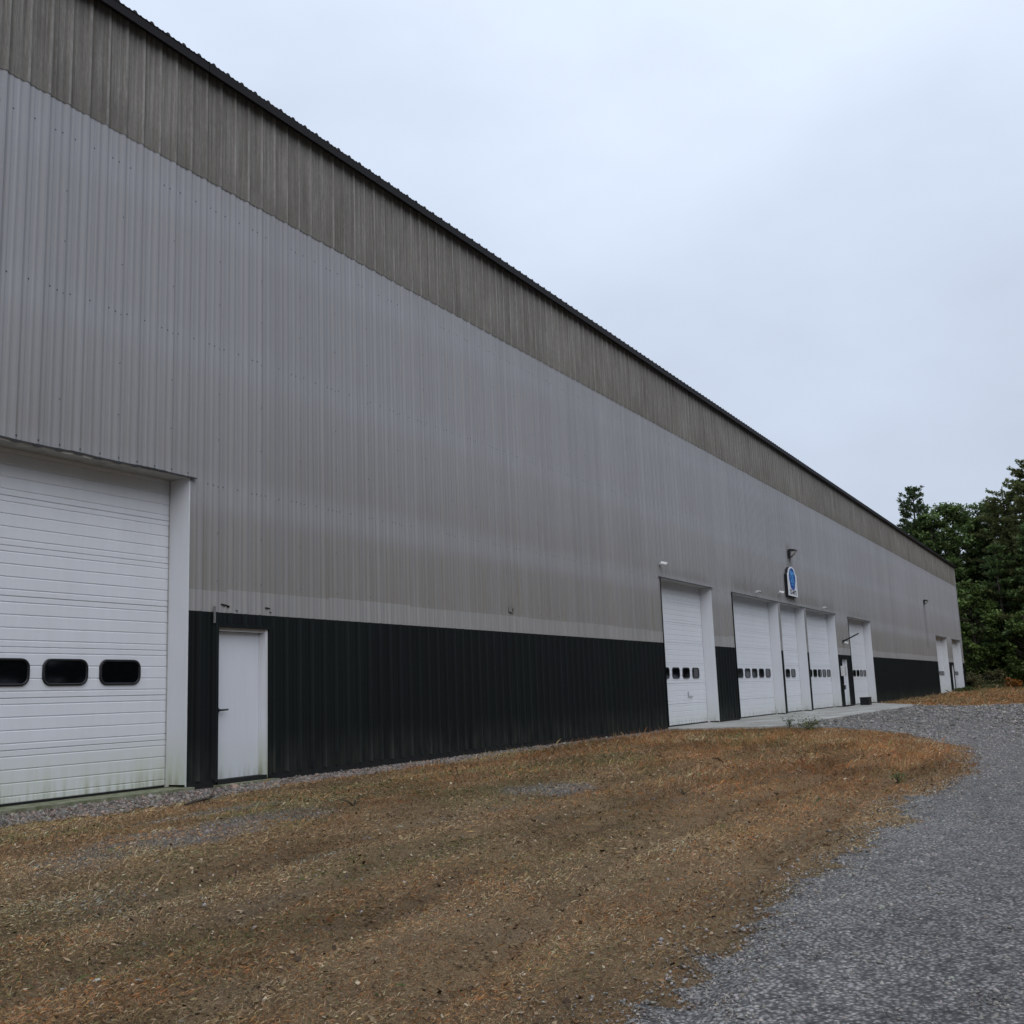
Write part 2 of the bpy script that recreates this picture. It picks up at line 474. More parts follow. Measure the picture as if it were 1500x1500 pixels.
def grid_lines(segs):
    out = []
    for a, b, n in segs: out += list(np.linspace(a, b, n, endpoint=False))
    out.append(segs[-1][1]); return np.array(out)
gx = grid_lines([(-3000, -300, 6), (-300, -30, 10), (-30, 0, 30), (0, 16, 134), (16, 36, 110), (36, 110, 110), (110, 300, 24), (300, 3000, 9)])
gy = grid_lines([(-3000, -300, 6), (-300, -40, 12), (-40, -13, 27), (-13, 0.3, 125), (0.3, 2, 4), (2, 60, 14), (60, 300, 10), (300, 3000, 8)])
XX, YY = np.meshgrid(gx, gy)
ZZ = ground_z(XX, YY)
inside = (XX > -13.6) & (XX < 99.6) & (YY > 0.3) & (YY < 40.5)
ZZ = np.where(inside, -0.4, np.where(YY > 0.3, -0.1, ZZ))
V = np.stack([XX, YY, ZZ], -1).reshape(-1, 3)
nx_, ny_ = len(gx), len(gy)
a = (np.arange(ny_ - 1)[:, None] * nx_ + np.arange(nx_ - 1)[None]).ravel()
F = np.stack([a, a + 1, a + nx_ + 1, a + nx_], 1)
gc = np.zeros((len(V), 3))
fx, fy = V[:, 0], V[:, 1]
gc[:, 0] = bare(fx, fy) * (fy < -1.0) * (fy > -8)
gc[:, 1] = np.clip((fbm(fx * 0.5, fy * 0.8, 51, 4) - 0.52) * 5, 0, 1) * np.clip((fy + 6) / 3, 0, 1)
gc[:, 2] = np.clip((fx - 11) / 9, 0, 1) * np.clip((-fy - 1.5) / 2.5, 0, 1)

def ground_mat():
    t = Tree('dry_grass_soil')
    at = t.attr('col'); s = t.n.new('ShaderNodeSeparateColor'); t.l.new(at.outputs['Color'], s.inputs[0])
    big = t.noise((0.6, 0.9, 1), 1.0, 5, 0.6); mid = t.noise((4, 5, 4), 1.0, 5, 0.65); fine = t.noise((55, 55, 55), 1.0, 5, 0.8)
    c = t.mix(t.rng(big, 0.35, 0.65), (0.16, 0.11, 0.062), (0.27, 0.19, 0.108))
    c = t.mix(t.rng(mid, 0.4, 0.7, 0, 0.6), c, (0.085, 0.06, 0.038))
    c = t.mix(t.math('MULTIPLY', s.outputs['Blue'], 0.75), c, (0.20, 0.112, 0.055))
    c = t.mix(t.math('MULTIPLY', s.outputs['Green'], t.rng(mid, 0.35, 0.6, 0.1, 0.7), True), c, (0.09, 0.098, 0.042))
    c = t.mix(t.math('MULTIPLY', s.outputs['Red'], 0.85), c, t.mix(t.rng(fine, 0.3, 0.7), (0.06, 0.058, 0.056), (0.21, 0.21, 0.21)))
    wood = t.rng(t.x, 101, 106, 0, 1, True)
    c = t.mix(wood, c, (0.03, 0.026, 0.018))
    c = t.gain(c, t.rng(fine, 0.3, 0.7, 0.45, 1.55))
    t.bump(t.math('ADD', t.math('MULTIPLY', fine, 0.8), mid), 0.9, 0.035)
    return t.done(c, 0.95, 0, 0.1)
g = link('ground', bigmesh('ground', V, F, [ground_mat()], gc, smooth=True), kind='structure')

# gravel drive: a sheet that follows the ground, with a ragged edge
dx = np.concatenate([np.arange(-80, 0, 2.0), np.arange(0, 16, 0.06), np.arange(16, 34, 0.12), np.arange(34, 62, 0.4), np.arange(62, 141, 2.0)])
ds = np.array([0, 0.03, 0.07, 0.12, 0.2, 0.3, 0.45, 0.65, 0.9, 1.2, 1.6, 2.1, 2.7, 3.5, 4.5, 6, 8, 11, 15, 20, 28, 40, 60])
DX = np.repeat(dx[:, None], len(ds), 1); DY = drive_edge(dx)[:, None] - ds[None]
DZ = ground_z(DX, DY) + np.interp(ds, [0, 0.03, 0.12, 0.4], [-0.012, 0.002, 0.010, 0.016])[None] + (fbm(DX * 5, DY * 5, 21, 2) - 0.5) * 0.012 * np.clip(ds * 4, 0, 1)[None]
V = np.stack([DX, DY, DZ], -1).reshape(-1, 3)
nc = len(ds)
a = (np.arange(len(dx) - 1)[:, None] * nc + np.arange(nc - 1)[None]).ravel()
F = np.stack([a, a + 1, a + nc + 1, a + nc], 1)
def gravel_mat():
    t = Tree('grey_gravel')
    vor = t.n.new('ShaderNodeTexVoronoi'); vor.inputs['Scale'].default_value = 38.0
    t.l.new(t.pos, vor.inputs['Vector'])
    sep = t.n.new('ShaderNodeSeparateColor'); t.l.new(vor.outputs['Color'], sep.inputs[0])
    big = t.noise((0.35, 0.9, 1), 1.0, 5, 0.6); mid = t.noise((3, 5, 3), 1.0, 5, 0.6); clump = t.noise((9, 9, 9), 1.0, 4, 0.7)
    c = t.mix(sep.outputs['Red'], (0.125, 0.118, 0.112), (0.36, 0.345, 0.328))
    c = t.mix(t.rng(vor.outputs['Distance'], 0.25, 0.62, 0, 0.75), c, (0.035, 0.035, 0.037))
    k = t.math('MULTIPLY', t.rng(big, 0.3, 0.7, 0.80, 1.2), t.math('MULTIPLY', t.rng(mid, 0.3, 0.7, 0.82, 1.18), t.rng(clump, 0.3, 0.7, 0.75, 1.25)))
    h = t.math('SUBTRACT', t.math('MULTIPLY', clump, 0.6), vor.outputs['Distance'])
    t.bump(h, 0.9, 0.03)
    return t.done(t.gain(c, k), 0.9, 0, 0.2)
link('gravel_drive', bigmesh('gravel_drive', V, F[:, ::-1], [gravel_mat()], smooth=True), kind='structure')

# concrete apron in front of the middle doors
mb = MB()
ap = [(28.9, 0.36), (28.9, -0.45), (30.95, -2.66), (42.4, -2.74)]
ap2 = [(42.4, -2.74), (55.0, -2.8), (59.2, -0.10), (59.6, 0.36), (42.4, 0.36)]
def slab(poly):
    n = len(poly)
    top = [(x, y, -0.008 + 0.024 * min(y, 0)) for x, y in poly]
    bot = [(x, y, -0.45) for x, y in poly]
    mb.add(top + bot, [tuple(range(n))] + [(i, i + n, (i + 1) % n + n, (i + 1) % n) for i in range(n)])
slab([(28.9, 0.36), (28.9, -0.45), (30.95, -2.66), (42.38, -2.74), (42.38, 0.36)])
slab([(42.4, 0.36), (42.4, -2.74), (55.0, -2.8), (59.2, -0.10), (59.6, 0.36)])
mb.build('concrete_apron', M_CONC)['kind'] = 'structure'

# ------------------------------------------------------------------ the building
PIT = 0.3048; PW = 3 * PIT; X0 = 8.66; KA, KB = -24, 99
ZD, ZB, ZE = 2.38, 8.86, 10.50
XL, XR = X0 + KA * PW, X0 + KB * PW
REC = 0.37
OH = {'A': (5.30, 10.87), 'B': (29.01, 33.50), 'C': (35.69, 41.42), 'D': (41.62, 45.47), 'E': (45.66, 51.21), 'F': (54.07, 59.59), 'G': (83.90, 89.70), 'H': (92.75, 98.25)}
ZO = 4.245
MD = {'a': (11.44, 12.49), 'b': (51.86, 53.02), 'c': (91.0, 92.05)}
ZM = 2.17
wh = thing('warehouse', 'long metal-clad warehouse, grey ribbed walls above a dark base and white doors', 'warehouse', (0, 0, 0))

def profile(xa, xb):
    """rib profile of one sheet between local xa..xb (0 = lap rib centre): list of (x, y)"""
    pts = []
    for k in range(-1, 5):
        c = k * PIT
        for d, h in ((-0.045, 0), (-0.017, 0.032), (0.017, 0.032), (0.045, 0)): pts.append((c + d, -h))
        for q in (0.1016, 0.2032):
            for d, h in ((-0.024, 0), (-0.010, 0.010), (0.010, 0.010), (0.024, 0)): pts.append((c + q + d, -h))
    xs = [p[0] for p in pts]; ys = [p[1] for p in pts]
    inner = [p for p in pts if xa + 1e-4 < p[0] < xb - 1e-4]
    return [(xa, float(np.interp(xa, xs, ys)))] + inner + [(xb, float(np.interp(xb, xs, ys)))]

def sheet_mesh(rects, mat, name):
    V, F = [], []
    for xa, xb, za, zb in rects:
        p = profile(xa, xb); b = len(V)
        for x, y in p: V += [(x, y, za), (x, y, zb)]
        F += [(b + 2 * i, b + 2 * i + 2, b + 2 * i + 3, b + 2 * i + 1) for i in range(len(p) - 1)]
    return mesh(name, V, F, [mat])

def cut(x0, x1, za, zb):
    """rectangles of the sheet x0..x1, za..zb left over around the door openings (local x)"""
    ops = [(a - 0.012, b + 0.012, ZO) for a, b in OH.values()] + [(a, b, ZM) for a, b in MD.values()]
    levels = sorted({za, zb} | {z for a, b, z in ops if za < z < zb and a < x1 and b > x0})
    out = []
    for l0, l1 in zip(levels[:-1], levels[1:]):
        free = [(x0, x1)]
        for a, b, z in ops:
            if z <= l0 + 1e-6: continue
            nf = []
            for p, q in free:
                if b <= p or a >= q: nf.append((p, q)); continue
                if a - p > 0.004: nf.append((p, a))
                if q - b > 0.004: nf.append((b, q))
            free = nf
        out += [(p - x0, q - x0, l0, l1) for p, q in free]
    return out

LAPO = 0.017
full = {}
def panels(name, mat, za, zb, yoff):
    base = None
    for k in range(KA, KB):
        x0 = X0 + k * PW
        rects = cut(x0 + LAPO, x0 + PW + LAPO, za, zb)
        if not rects: continue
        # rect x is relative to x0+LAPO; the profile wants it relative to the lap rib centre
        rects = [(p + LAPO, q + LAPO, a, b) for p, q, a, b in rects]
        whole = len(rects) == 1 and abs(rects[0][1] - rects[0][0] - PW) < 1e-6 and rects[0][2] == za
        if whole:
            if base is None: base = sheet_mesh(rects, mat, name)
            me = base
        else:
            me = sheet_mesh(rects, mat, name)
        link(name, me, wh, (x0, yoff + random.uniform(-0.0016, 0.0016), 0))
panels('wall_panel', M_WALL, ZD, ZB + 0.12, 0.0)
panels('wainscot_panel', M_DARK, 0.055, ZD, 0.001)
panels('light_panel', M_FRP, ZB, ZE + 0.12, -0.009)

# roof sheets on both slopes, ridge, trims
SL = 1 / 12.0
def roof_mesh(ya, yb):
    p = profile(LAPO, PW + LAPO); V = []
    for x, y in p: V += [(x, ya, 10.665 + (ya + 0.17) * SL - y), (x, yb, 10.665 + (yb + 0.17) * SL - y)]
    n = len(p)
    F = [(2 * i, 2 * i + 2, 2 * i + 3, 2 * i + 1) for i in range(n - 1)]
    # turned-down front edge closes the ribs
    b = len(V)
    for x, y in p: V.append((x, ya, 10.655))
    F += [(b + i, b + i + 1, 2 * i + 2, 2 * i) for i in range(n - 1)]
    return mesh('roof_panel', V, F, [M_ROOF])
rm = roof_mesh(-0.178, 20.0)
for k in range(KA, KB):
    x0 = X0 + k * PW
    link('roof_panel', rm, wh, (x0, 0, random.uniform(-0.002, 0.002)))
    o = link('roof_panel', rm, wh, (x0 + PW, 40.0, random.uniform(-0.002, 0.002)))
    o.rotation_euler = (0, 0, math.pi)
zr = 10.665 + 20.17 * SL
mb = MB(); mb.prismx([(19.6, zr - 0.02), (20.0, zr + 0.06), (20.4, zr - 0.02), (20.0, zr + 0.045)], XL, XR + 0.1); mb.build('ridge_cap', M_ROOF, wh)
xe = XL - 0.1
while xe < XR + 0.14:
    x1 = min(xe + 6.1, XR + 0.14); dz = random.uniform(-0.004, 0.004); dy = random.uniform(-0.004, 0.004)
    mb = MB(); mb.prismx([(y_ + dy, z_ + (dz if z_ < 10.6 else 0)) for y_, z_ in [(-0.172, 10.515), (-0.172, 10.652), (-0.02, 10.652), (-0.02, 10.635), (-0.158, 10.635), (-0.158, 10.527), (-0.12, 10.527), (-0.12, 10.515)]][::-1], xe, x1 - 0.004)
    mb.build('eave_trim', M_TRIM, wh); xe = x1
mb = MB()
mb.box(XR + 0.012, XR + 0.13, -0.05, -0.046, ZD, ZE + 0.12); mb.box(XR + 0.126, XR + 0.13, -0.046, 0.12, ZD, ZE + 0.12)
mb.box(XR + 0.0, XR + 0.012, -0.05, 0.0, ZD, ZE + 0.12)
mb.build('corner_trim', M_WALL, wh)
mb = MB(); mb.box(XR, XR + 0.13, -0.05, 0.12, 0.03, ZD); mb.build('corner_trim', M_DARK, wh)
# end walls and back wall
for xx, s in ((XR + 0.10, 1), (XL - 0.02, -1)):
    V, F = [], []
    n = 200
    for i in range(n + 1):
        y = 0.05 + 39.9 * i / n
        zt = 10.62 + min(y, 40 - y) * SL
        dxx = 0.03 * s if i % 4 in (1, 2) else 0
        V += [(xx + dxx, y, 0.0), (xx + dxx, y, zt)]
    F = [(2 * i, 2 * i + 2, 2 * i + 3, 2 * i + 1) for i in range(n)]
    link('gable_wall', mesh('gable_wall', V, F, [M_WALL]), wh)
mb = MB(); mb.box(XL, XR, 39.95, 40.0, 0, 10.6); mb.build('back_wall', M_WALL, wh)
# concrete footing between the openings
mb = MB()
fx_ = [XL] + [v for a, b in sorted(list(OH.values()) + list(MD.values())) for v in (a, b)] + [XR + 0.1]
for a, b in zip(fx_[0::2], fx_[1::2]):
    mb = MB(); mb.box(a, b, 0.004, 0.3, -0.5, 0.03); mb.build('foundation', M_SILL, wh)
# black strip under the wainscot, standing in for the contact shadow at the base gap
mb = MB()
for a, b in zip(fx_[0::2], fx_[1::2]):
    mb = MB(); mb.box(a + 0.02, b - 0.02, -0.006, 0.0, -0.06, 0.06); mb.build('base_shadow_strip', M_BLACK, wh)

# screws: along the girts and up the laps (each a tiny hex head, too many to tell apart)
V, F = [], []
def screw(x, y, z, r=0.0125):
    b = len(V)
    for q in range(5): V.append((x + r * math.cos(q * 1.2566), y, z + r * math.sin(q * 1.2566)))
    V.append((x, y - 0.008, z))
    for q in range(5): F.append((b + q, b + 5, b + (q + 1) % 5))
def blocked(x, z): return any(a - 0.05 < x < b + 0.05 and z < ZO + 0.03 for a, b in OH.values())
for zrow in (8.44, 6.31, 4.21):
    x = 0.2
    while x < 62:
        if not blocked(x, zrow) and random.random() < 0.92:
            screw(x + 0.06, -0.001, zrow + random.uniform(-0.012, 0.012))
            if int(round((x - 0.2) / PIT)) % 3 == 0: screw(x + 0.17, -0.001, zrow + random.uniform(-0.012, 0.012))
        x += PIT
for k in range(-9, 56):
    x = X0 + k * PW
    z = 2.82
    while z < 8.3:
        if not blocked(x, z) and random.random() < 0.88: screw(x + 0.004, -0.034, z + random.uniform(-0.01, 0.01), 0.0095)
        z += 0.69
for a, b in OH.values():
    x = a + 0.06
    while x < b: screw(x, -0.002, 4.315 + random.uniform(-0.005, 0.005), 0.014); x += PIT
o = link('screw_heads', mesh('screw_heads', V, F, [M_SCREW]), wh, kind='stuff')

# old adhesive scars and paint chips above the near entry door, scuff further along
def scar(cx, cz, w, h, seed, y=-0.013):
    r = random.Random(seed); n = 16; P = []
    for i in range(n):
        q = 2 * math.pi * i / n; k = r.uniform(0.45, 1.1)
        P.append((cx + w / 2 * math.cos(q) * k + 0.12 * w * math.sin(q), cz + h / 2 * math.sin(q) * k - 0.08 * (math.cos(q) * w)))
    m = MB(); m.prism(P, y, y + 0.02); m.build('adhesive_scar', M_SCAR, wh)
scar(11.60, 2.485, 0.24, 0.022, 1); scar(11.67, 2.47, 0.10, 0.03, 2); scar(12.50, 2.49, 0.13, 0.026, 3); scar(11.83, 2.42, 0.07, 0.015, 4); scar(12.55, 2.43, 0.06, 0.012, 5); scar(20.08, 2.80, 0.24, 0.02, 6); scar(20.0, 2.86, 0.025, 0.12, 8); scar(20.2, 2.86, 0.02, 0.09, 9)
mb = MB(); mb.box(11.335, 11.365, -0.05, -0.034, 2.22, 2.46); mb.build('conduit_stub', M_STEEL, wh)

# ---- overhead doors
SH = 0.607
def section_mesh(w):
    prof = [(0.004, 0.004), (0.0, 0.012)]
    for gz_ in (0.078, 0.228, 0.382, 0.532):
        prof += [(0.0, gz_ - 0.009), (0.010, gz_), (0.0, gz_ + 0.013)]
    prof += [(0.0, SH - 0.006), (0.006, SH - 0.001), (0.035, SH - 0.001)]
    prof = [(0.035, 0.003)] + prof
    V = []
    for y, z in prof: V += [(0, y, z), (w, y, z)]
    F = [(2 * i, 2 * i + 1, 2 * i + 3, 2 * i + 2) for i in range(len(prof) - 1)]
    return mesh('door_section', V, F, [M_DOOR])
def rrect(w, h, r, n=6):
    P = []
    for cx, cz, a in ((w / 2 - r, h / 2 - r, 0), (-w / 2 + r, h / 2 - r, 90), (-w / 2 + r, -h / 2 + r, 180), (w / 2 - r, -h / 2 + r, 270)):
        for i in range(n + 1):
            q = R(a + 90 * i / n); P.append((cx + r * math.cos(q), cz + r * math.sin(q)))
    return P
def frame_mesh(w, h, r, t=0.032, d=0.022):
    A = rrect(w, h, r); B = rrect(w - 2 * t, h - 2 * t, max(r - t, 0.01)); n = len(A)
    A2 = rrect(w - 0.012, h - 0.012, r - 0.006)
    V = [(x, 0.004, z) for x, z in A] + [(x, -d, z) for x, z in A2] + [(x, -d * 0.75, z) for x, z in B] + [(x, 0.004, z) for x, z in B]
    F = []
    for k in range(3):
        for i in range(n):
            j = (i + 1) % n; F.append((k * n + i, k * n + j, (k + 1) * n + j, (k + 1) * n + i))
    P = mesh('window_pane', [(x, -0.006, z) for x, z in B], [tuple(range(n))], [M_GLASS])
    return mesh('window_frame', V, F, [M_PLBLK], True), P
FR_A = frame_mesh(0.675, 0.335, 0.115); FR_B = frame_mesh(0.62, 0.335, 0.11)
WINS = {'A': [10.055 - 0.855 * k for k in range(6)], 'B': [32.60 - 0.875 * k for k in range(4)], 'C': [40.73 - 0.872 * k for k in range(6)],
        'D': [44.44 - 0.85 * k for k in range(4)], 'E': [50.72 - 0.86 * k for k in range(6)], 'F': [58.96 - 0.86 * k for k in range(6)],
        'G': [89.1 - 0.86 * k for k in range(6)], 'H': [97.62 - 0.86 * k for k in range(6)]}
for key, (a, b) in OH.items():
    mb = MB(); mb.box(a - 0.01, b + 0.01, REC + 0.036, REC + 0.06, 0.0, ZO + 0.05)
    door = mb.build('overhead_door', M_BLACK, wh)
    sm = section_mesh(b - a - 0.012)
    for i in range(7): link('door_section', sm, door, (a + 0.006, REC + random.uniform(-0.002, 0.002), 0.022 + i * SH))
    fm_, pm_ = FR_A if key == 'A' else FR_B
    for c in WINS[key]:
        link('window_frame', fm_, door, (c, REC - 0.002, 1.546)); link('window_pane', pm_, door, (c, REC - 0.002, 1.546))
    m = MB(); m.box(a + 0.01, b - 0.01, REC - 0.004, REC + 0.03, 0.001, 0.024); m.build('bottom_seal', M_BLACK, door)
    for s in (0, 1):
        xx = a if s == 0 else b - 0.014
        m = MB(); m.box(xx, xx + 0.014, REC - 0.012, REC - 0.006, 0.0, ZO); m.build('weather_strip', M_JAMB if key != 'A' else M_SOFFIT, door)
    if key == 'B':
        m = MB(); m.tube([(31.75, REC - 0.03, 0.98), (31.75, REC - 0.03, 0.83), (32.15, REC - 0.03, 0.83)], 0.012); m.build('handle', M_STEEL, door)
    # reveals
    for xx in (a - 0.014, b):
        m = MB(); m.box(xx, xx + 0.014, -0.012, REC + 0.04, 0.0 if key != 'A' else 0.004, ZO); m.build('door_jamb', M_JAMB, wh)
    m = MB(); m.box(a - 0.03, b + 0.03, 0.004, REC + 0.04, ZO + 0.002, ZO + 0.03); m.build('door_header', M_SOFFIT, wh)
    # drip flashing on the face, ragged over the nearest door
    V, F = [], []
    n = int((b - a + 0.2) / 0.06)
    for i in range(n + 1):
        x = a - 0.09 + (b - a + 0.19) * i / n
        rib = abs(((x - X0) / PIT + 0.5) % 1 - 0.5) * PIT
        wob = (math.sin(x * 5.1) * 0.006 + random.uniform(-0.004, 0.004)) if key == 'A' else random.uniform(-0.001, 0.001)
        sag = -0.018 * (rib < 0.05) * (x < 10.0) * (key == 'A')
        V += [(x, -0.004, ZO + 0.026), (x, -0.052, ZO + 0.014 + wob), (x, -0.054, ZO - 0.006 + wob + sag), (x, -0.046, ZO - 0.005 + wob + sag)]
    F = [(4 * i + k, 4 * i + 4 + k, 4 * i + 5 + k, 4 * i + 1 + k) for i in range(n) for k in range(3)]
    link('header_flashing', mesh('header_flashing', V, F, [M_FLASH]), wh)
    if key == 'A':
        V, F = [], []
        n = 60
        for i in range(n + 1):
            x = 6.2 + 3.6 * i / n; w = 0.014 + 0.016 * abs(math.sin(i * 0.55)) * (1 - i / n * 0.5)
            V += [(x, -0.035, ZO + 0.004), (x, -0.03, ZO - 0.004 - w)]
        F = [(2 * i, 2 * i + 2, 2 * i + 3, 2 * i + 1) for i in range(n)]
        link('insulation_strip', mesh('insulation_strip', V, F, [M_CAMW]), wh)
for a, b in ((41.42, 41.62), (45.47, 45.66)):
    for z0, z1, mm in ((0.02, ZD, M_DARK), (ZD, ZO - 0.01, M_WALL)):
        m = MB(); m.box(a + 0.016, b - 0.016, -0.05, -0.002, z0, z1); m.build('pier_trim', mm, wh)
for key in 'ABCF':
    a, b = OH[key]
    for z0, z1, mm in ((0.03, ZD, M_DARK), (ZD, ZO - 0.01, M_FLASH)):
        m = MB(); m.box(a - 0.03, a - 0.014, -0.040, 0.0, z0, z1); m.build('edge_trim', mm, wh)
mb = MB(); mb.box(4.9, 10.95, -0.10, REC + 0.06, -0.35, -0.004); mb.build('door_sill', M_SILL, wh)
for key, xs in (('G', (83.8, 89.8)), ('H', (92.6, 98.4))):
    mb = MB(); mb.box(xs[0], xs[1], -0.06, REC + 0.06, -0.35, -0.004); mb.build('door_sill', M_SILL, wh)

# ---- entry doors
def entry(a, b):
    y = 0.10
    mb = MB(); mb.box(a + 0.055, b - 0.055, y, y + 0.045, 0.045, ZM - 0.055); d = mb.build('entry_door', M_LEAFD, wh)
    m = MB()
    m.box(a, a + 0.05, 0.055, y + 0.05, 0.0, ZM); m.box(b - 0.05, b, -0.012, y + 0.05, 0.0, ZM)
    m.box(a + 0.05, b - 0.05, 0.02, y + 0.05, ZM - 0.05, ZM)
    m.box(b - 0.07, b - 0.052, y - 0.02, y - 0.004, 0.05, ZM - 0.06)
    m.build('door_frame', M_JAMB, d)
    m = MB(); m.box(a + 0.02, b - 0.02, -0.02, y + 0.05, -0.02, 0.042); m.build('threshold', M_BLACK, d)
    m = MB(); hx = a + 0.12
    m.tube([(hx, y, 1.0), (hx, y - 0.012, 1.0)], 0.042, 12); m.tube([(hx, y - 0.01, 1.0), (hx, y - 0.07, 1.0)], 0.014); m.tube([(hx - 0.015, y - 0.068, 1.0), (hx + 0.15, y - 0.068, 1.006)], [0.017, 0.012])
    m.build('handle', M_METAL, d)
    for z in (0.3, 1.08, 1.86):
        m = MB(); m.tube([(b - 0.058, y - 0.008, z - 0.055), (b - 0.058, y - 0.008, z + 0.055)], 0.009); m.box(b - 0.066, b - 0.05, y - 0.01, y - 0.002, z - 0.05, z + 0.05); m.build('hinge', M_STEEL, d)
    m = MB()
    m.box(a - 0.055, a, -0.044, 0.0, 0.02, ZM + 0.05); m.box(b, b + 0.055, -0.044, 0.0, 0.02, ZM + 0.05); m.box(a, b, -0.046, 0.0, ZM, ZM + 0.05)
    m.build('door_trim', M_DARK, wh)
    m = MB(); m.box(a - 0.05, b + 0.1, -0.16, 0.06, -0.4, -0.021); m.build('door_sill', M_SILL, wh)
for a, b in MD.values(): entry(a, b)

# ------------------------------------------------------------------ things fixed to the wall
def wall_lamp(x, z, label):
    o = thing('wall_lamp', label, 'lamp', (x, -0.034, z), 'wall lamps on the long wall')
    m = MB(); m.prismx([(0, -0.16), (0, 0.17), (-0.10, 0.19), (-0.30, 0.15), (-0.30, 0.11), (-0.12, 0.09), (-0.10, -0.12)][::-1], -0.17, 0.17); m.build('housing', M_METAL, o)
    m = MB(); m.prismx([(-0.103, -0.10), (-0.122, 0.085), (-0.285, 0.105), (-0.23, -0.02)][::-1], -0.15, 0.15); m.build('lens', M_LENS, o)
    m = MB(); m.tube([(0, -0.012, -0.16), (0, -0.012, -0.34)], 0.012); m.build('conduit', M_METAL, o)
    return o
wall_lamp(43.72, 6.34, 'dark wall lamp with pale lens directly above the blue oval sign')
wall_lamp(79.55, 6.40, 'lone dark wall lamp with a rusty streak below, near the far end of the wall')

def camera_thing(x, z, label, dome=False, aim=1):
    o = thing('security_camera', label, 'camera', (x, -0.034, z), 'security cameras on the long wall')
    o.scale = (0.68, 0.68, 0.68)
    m = MB(); m.tube([(0, 0, 0), (0, -0.03, 0)], 0.055, 12); m.tube([(0, -0.03, 0), (0.0, -0.10, 0.01)], 0.018, 8); m.build('mount', M_CAMW, o)
    d = np.array((0.55 * aim, -0.8, -0.22)); d /= np.linalg.norm(d); p = np.array((0, -0.10, 0.02))
    m = MB()
    m.tube([p - d * 0.07, p - d * 0.065, p + d * 0.18, p + d * 0.185], [0.045, 0.052, 0.055, 0.05], 12); m.build('body', M_CAMW, o)
    m = MB(); m.tube([p + d * 0.183, p + d * 0.192], 0.042, 12); m.build('lens', M_GLASS, o)
    m = MB(); q = p + np.array((0, 0, 0.062)); m.tube([q - d * 0.05, q + d * 0.23], [0.03, 0.035], 6); m.build('hood', M_CAMW, o)
camera_thing(29.02, 4.62, 'small white security camera above the left corner of the nearer tall white door')
camera_thing(38.54, 4.43, 'white security camera above the middle of the widest door left of the sign', aim=-1)
camera_thing(41.66, 4.62, 'white security camera just left of the blue oval sign')
camera_thing(48.88, 4.40, 'white security camera above the door right of the blue oval sign', aim=-1)
camera_thing(52.62, 2.93, 'tiny white security camera under the dark pole, over the entry door')

# sign board: white shouldered board with an arched top, black edge, blue oval emblem and a number
sg = thing('wall_sign', 'white arched sign board with blue oval emblem and number line, above the doors', 'sign', (43.42, 0, 4.58))
W2 = 0.725
P = [(-W2, 0.0), (W2, 0.0), (W2, 0.86), (0.60, 0.92)]
P += [(0.56 * math.cos(R(q)), 0.93 + 0.27 * math.sin(R(q))) for q in range(10, 180, 10)]
P += [(-0.60, 0.92), (-W2, 0.86)]
m = MB(); m.prism([(x * 0.995, z * 0.997 + 0.002) for x, z in P], -0.150, -0.036); m.build('sign_box', M_BLACK, sg)
m = MB(); m.prism(P, -0.158, -0.1505); m.build('face_board', M_SIGNW, sg)
def ell(cx, cz, a, b, n=36, s=0, e=360): return [(cx + a * math.cos(R(s + (e - s) * i / n)), cz + b * math.sin(R(s + (e - s) * i / n))) for i in range(n)]
m = MB(); m.prism(ell(0, 0.42, 0.36, 0.17), -0.161, -0.1585); m.build('emblem_foot', M_PURP, sg)
m = MB(); m.prism(ell(0, 0.74, 0.47, 0.40), -0.165, -0.1615); m.build('emblem_oval', M_BLUE, sg)
m = MB()
m.prism([(-0.28, 0.86), (0.05, 0.86), (0.05, 0.98), (-0.05, 1.03), (-0.2, 1.02), (-0.28, 0.96)], -0.169, -0.1655)
m.prism([(0.09, 0.88), (0.32, 0.88), (0.32, 0.97), (0.22, 1.0), (0.09, 0.98)], -0.169, -0.1655)
wv = [(-0.30 + 0.6 * i / 12, 0.575 + 0.025 * math.sin(i * 0.9)) for i in range(13)]
m.prism([(x, z - 0.035) for x, z in wv] + [(x, z + 0.03) for x, z in reversed(wv)], -0.169, -0.1655)
wv = [(-0.16 + 0.34 * i / 12, 0.455 + 0.02 * math.sin(i * 0.8)) for i in range(13)]
m.prism([(x, z - 0.03) for x, z in wv] + [(x, z + 0.03) for x, z in reversed(wv)], -0.169, -0.1655)
m.build('emblem_print', M_LBLUE, sg)
def lettering(name, body, size, x, z, y, mat, parent, sx=1.0):
    cu = bpy.data.curves.new(name, 'FONT'); cu.body = body; cu.size = size; cu.align_x = 'CENTER'; cu.extrude = 0.0015; cu.offset = 0.006 * size / 0.2
    tmp = bpy.data.objects.new(name, cu); COL.objects.link(tmp)
    bpy.context.view_layer.update()
    me = bpy.data.meshes.new_from_object(tmp.evaluated_get(bpy.context.evaluated_depsgraph_get()))
    bpy.data.objects.remove(tmp); me.materials.clear(); me.materials.append(mat)
    o = link(name, me, parent, (x, y, z)); o.rotation_euler = (R(90), 0, 0); o.scale = (sx, 1, 1)
lettering('emblem_lettering', 'OIL', 0.32, 0, 0.625, -0.1675, M_LBLUE, sg, 1.05)
lettering('number_lettering', '72-4692', 0.25, 0, 0.075, -0.1605, M_TEXT, sg, 1.2)

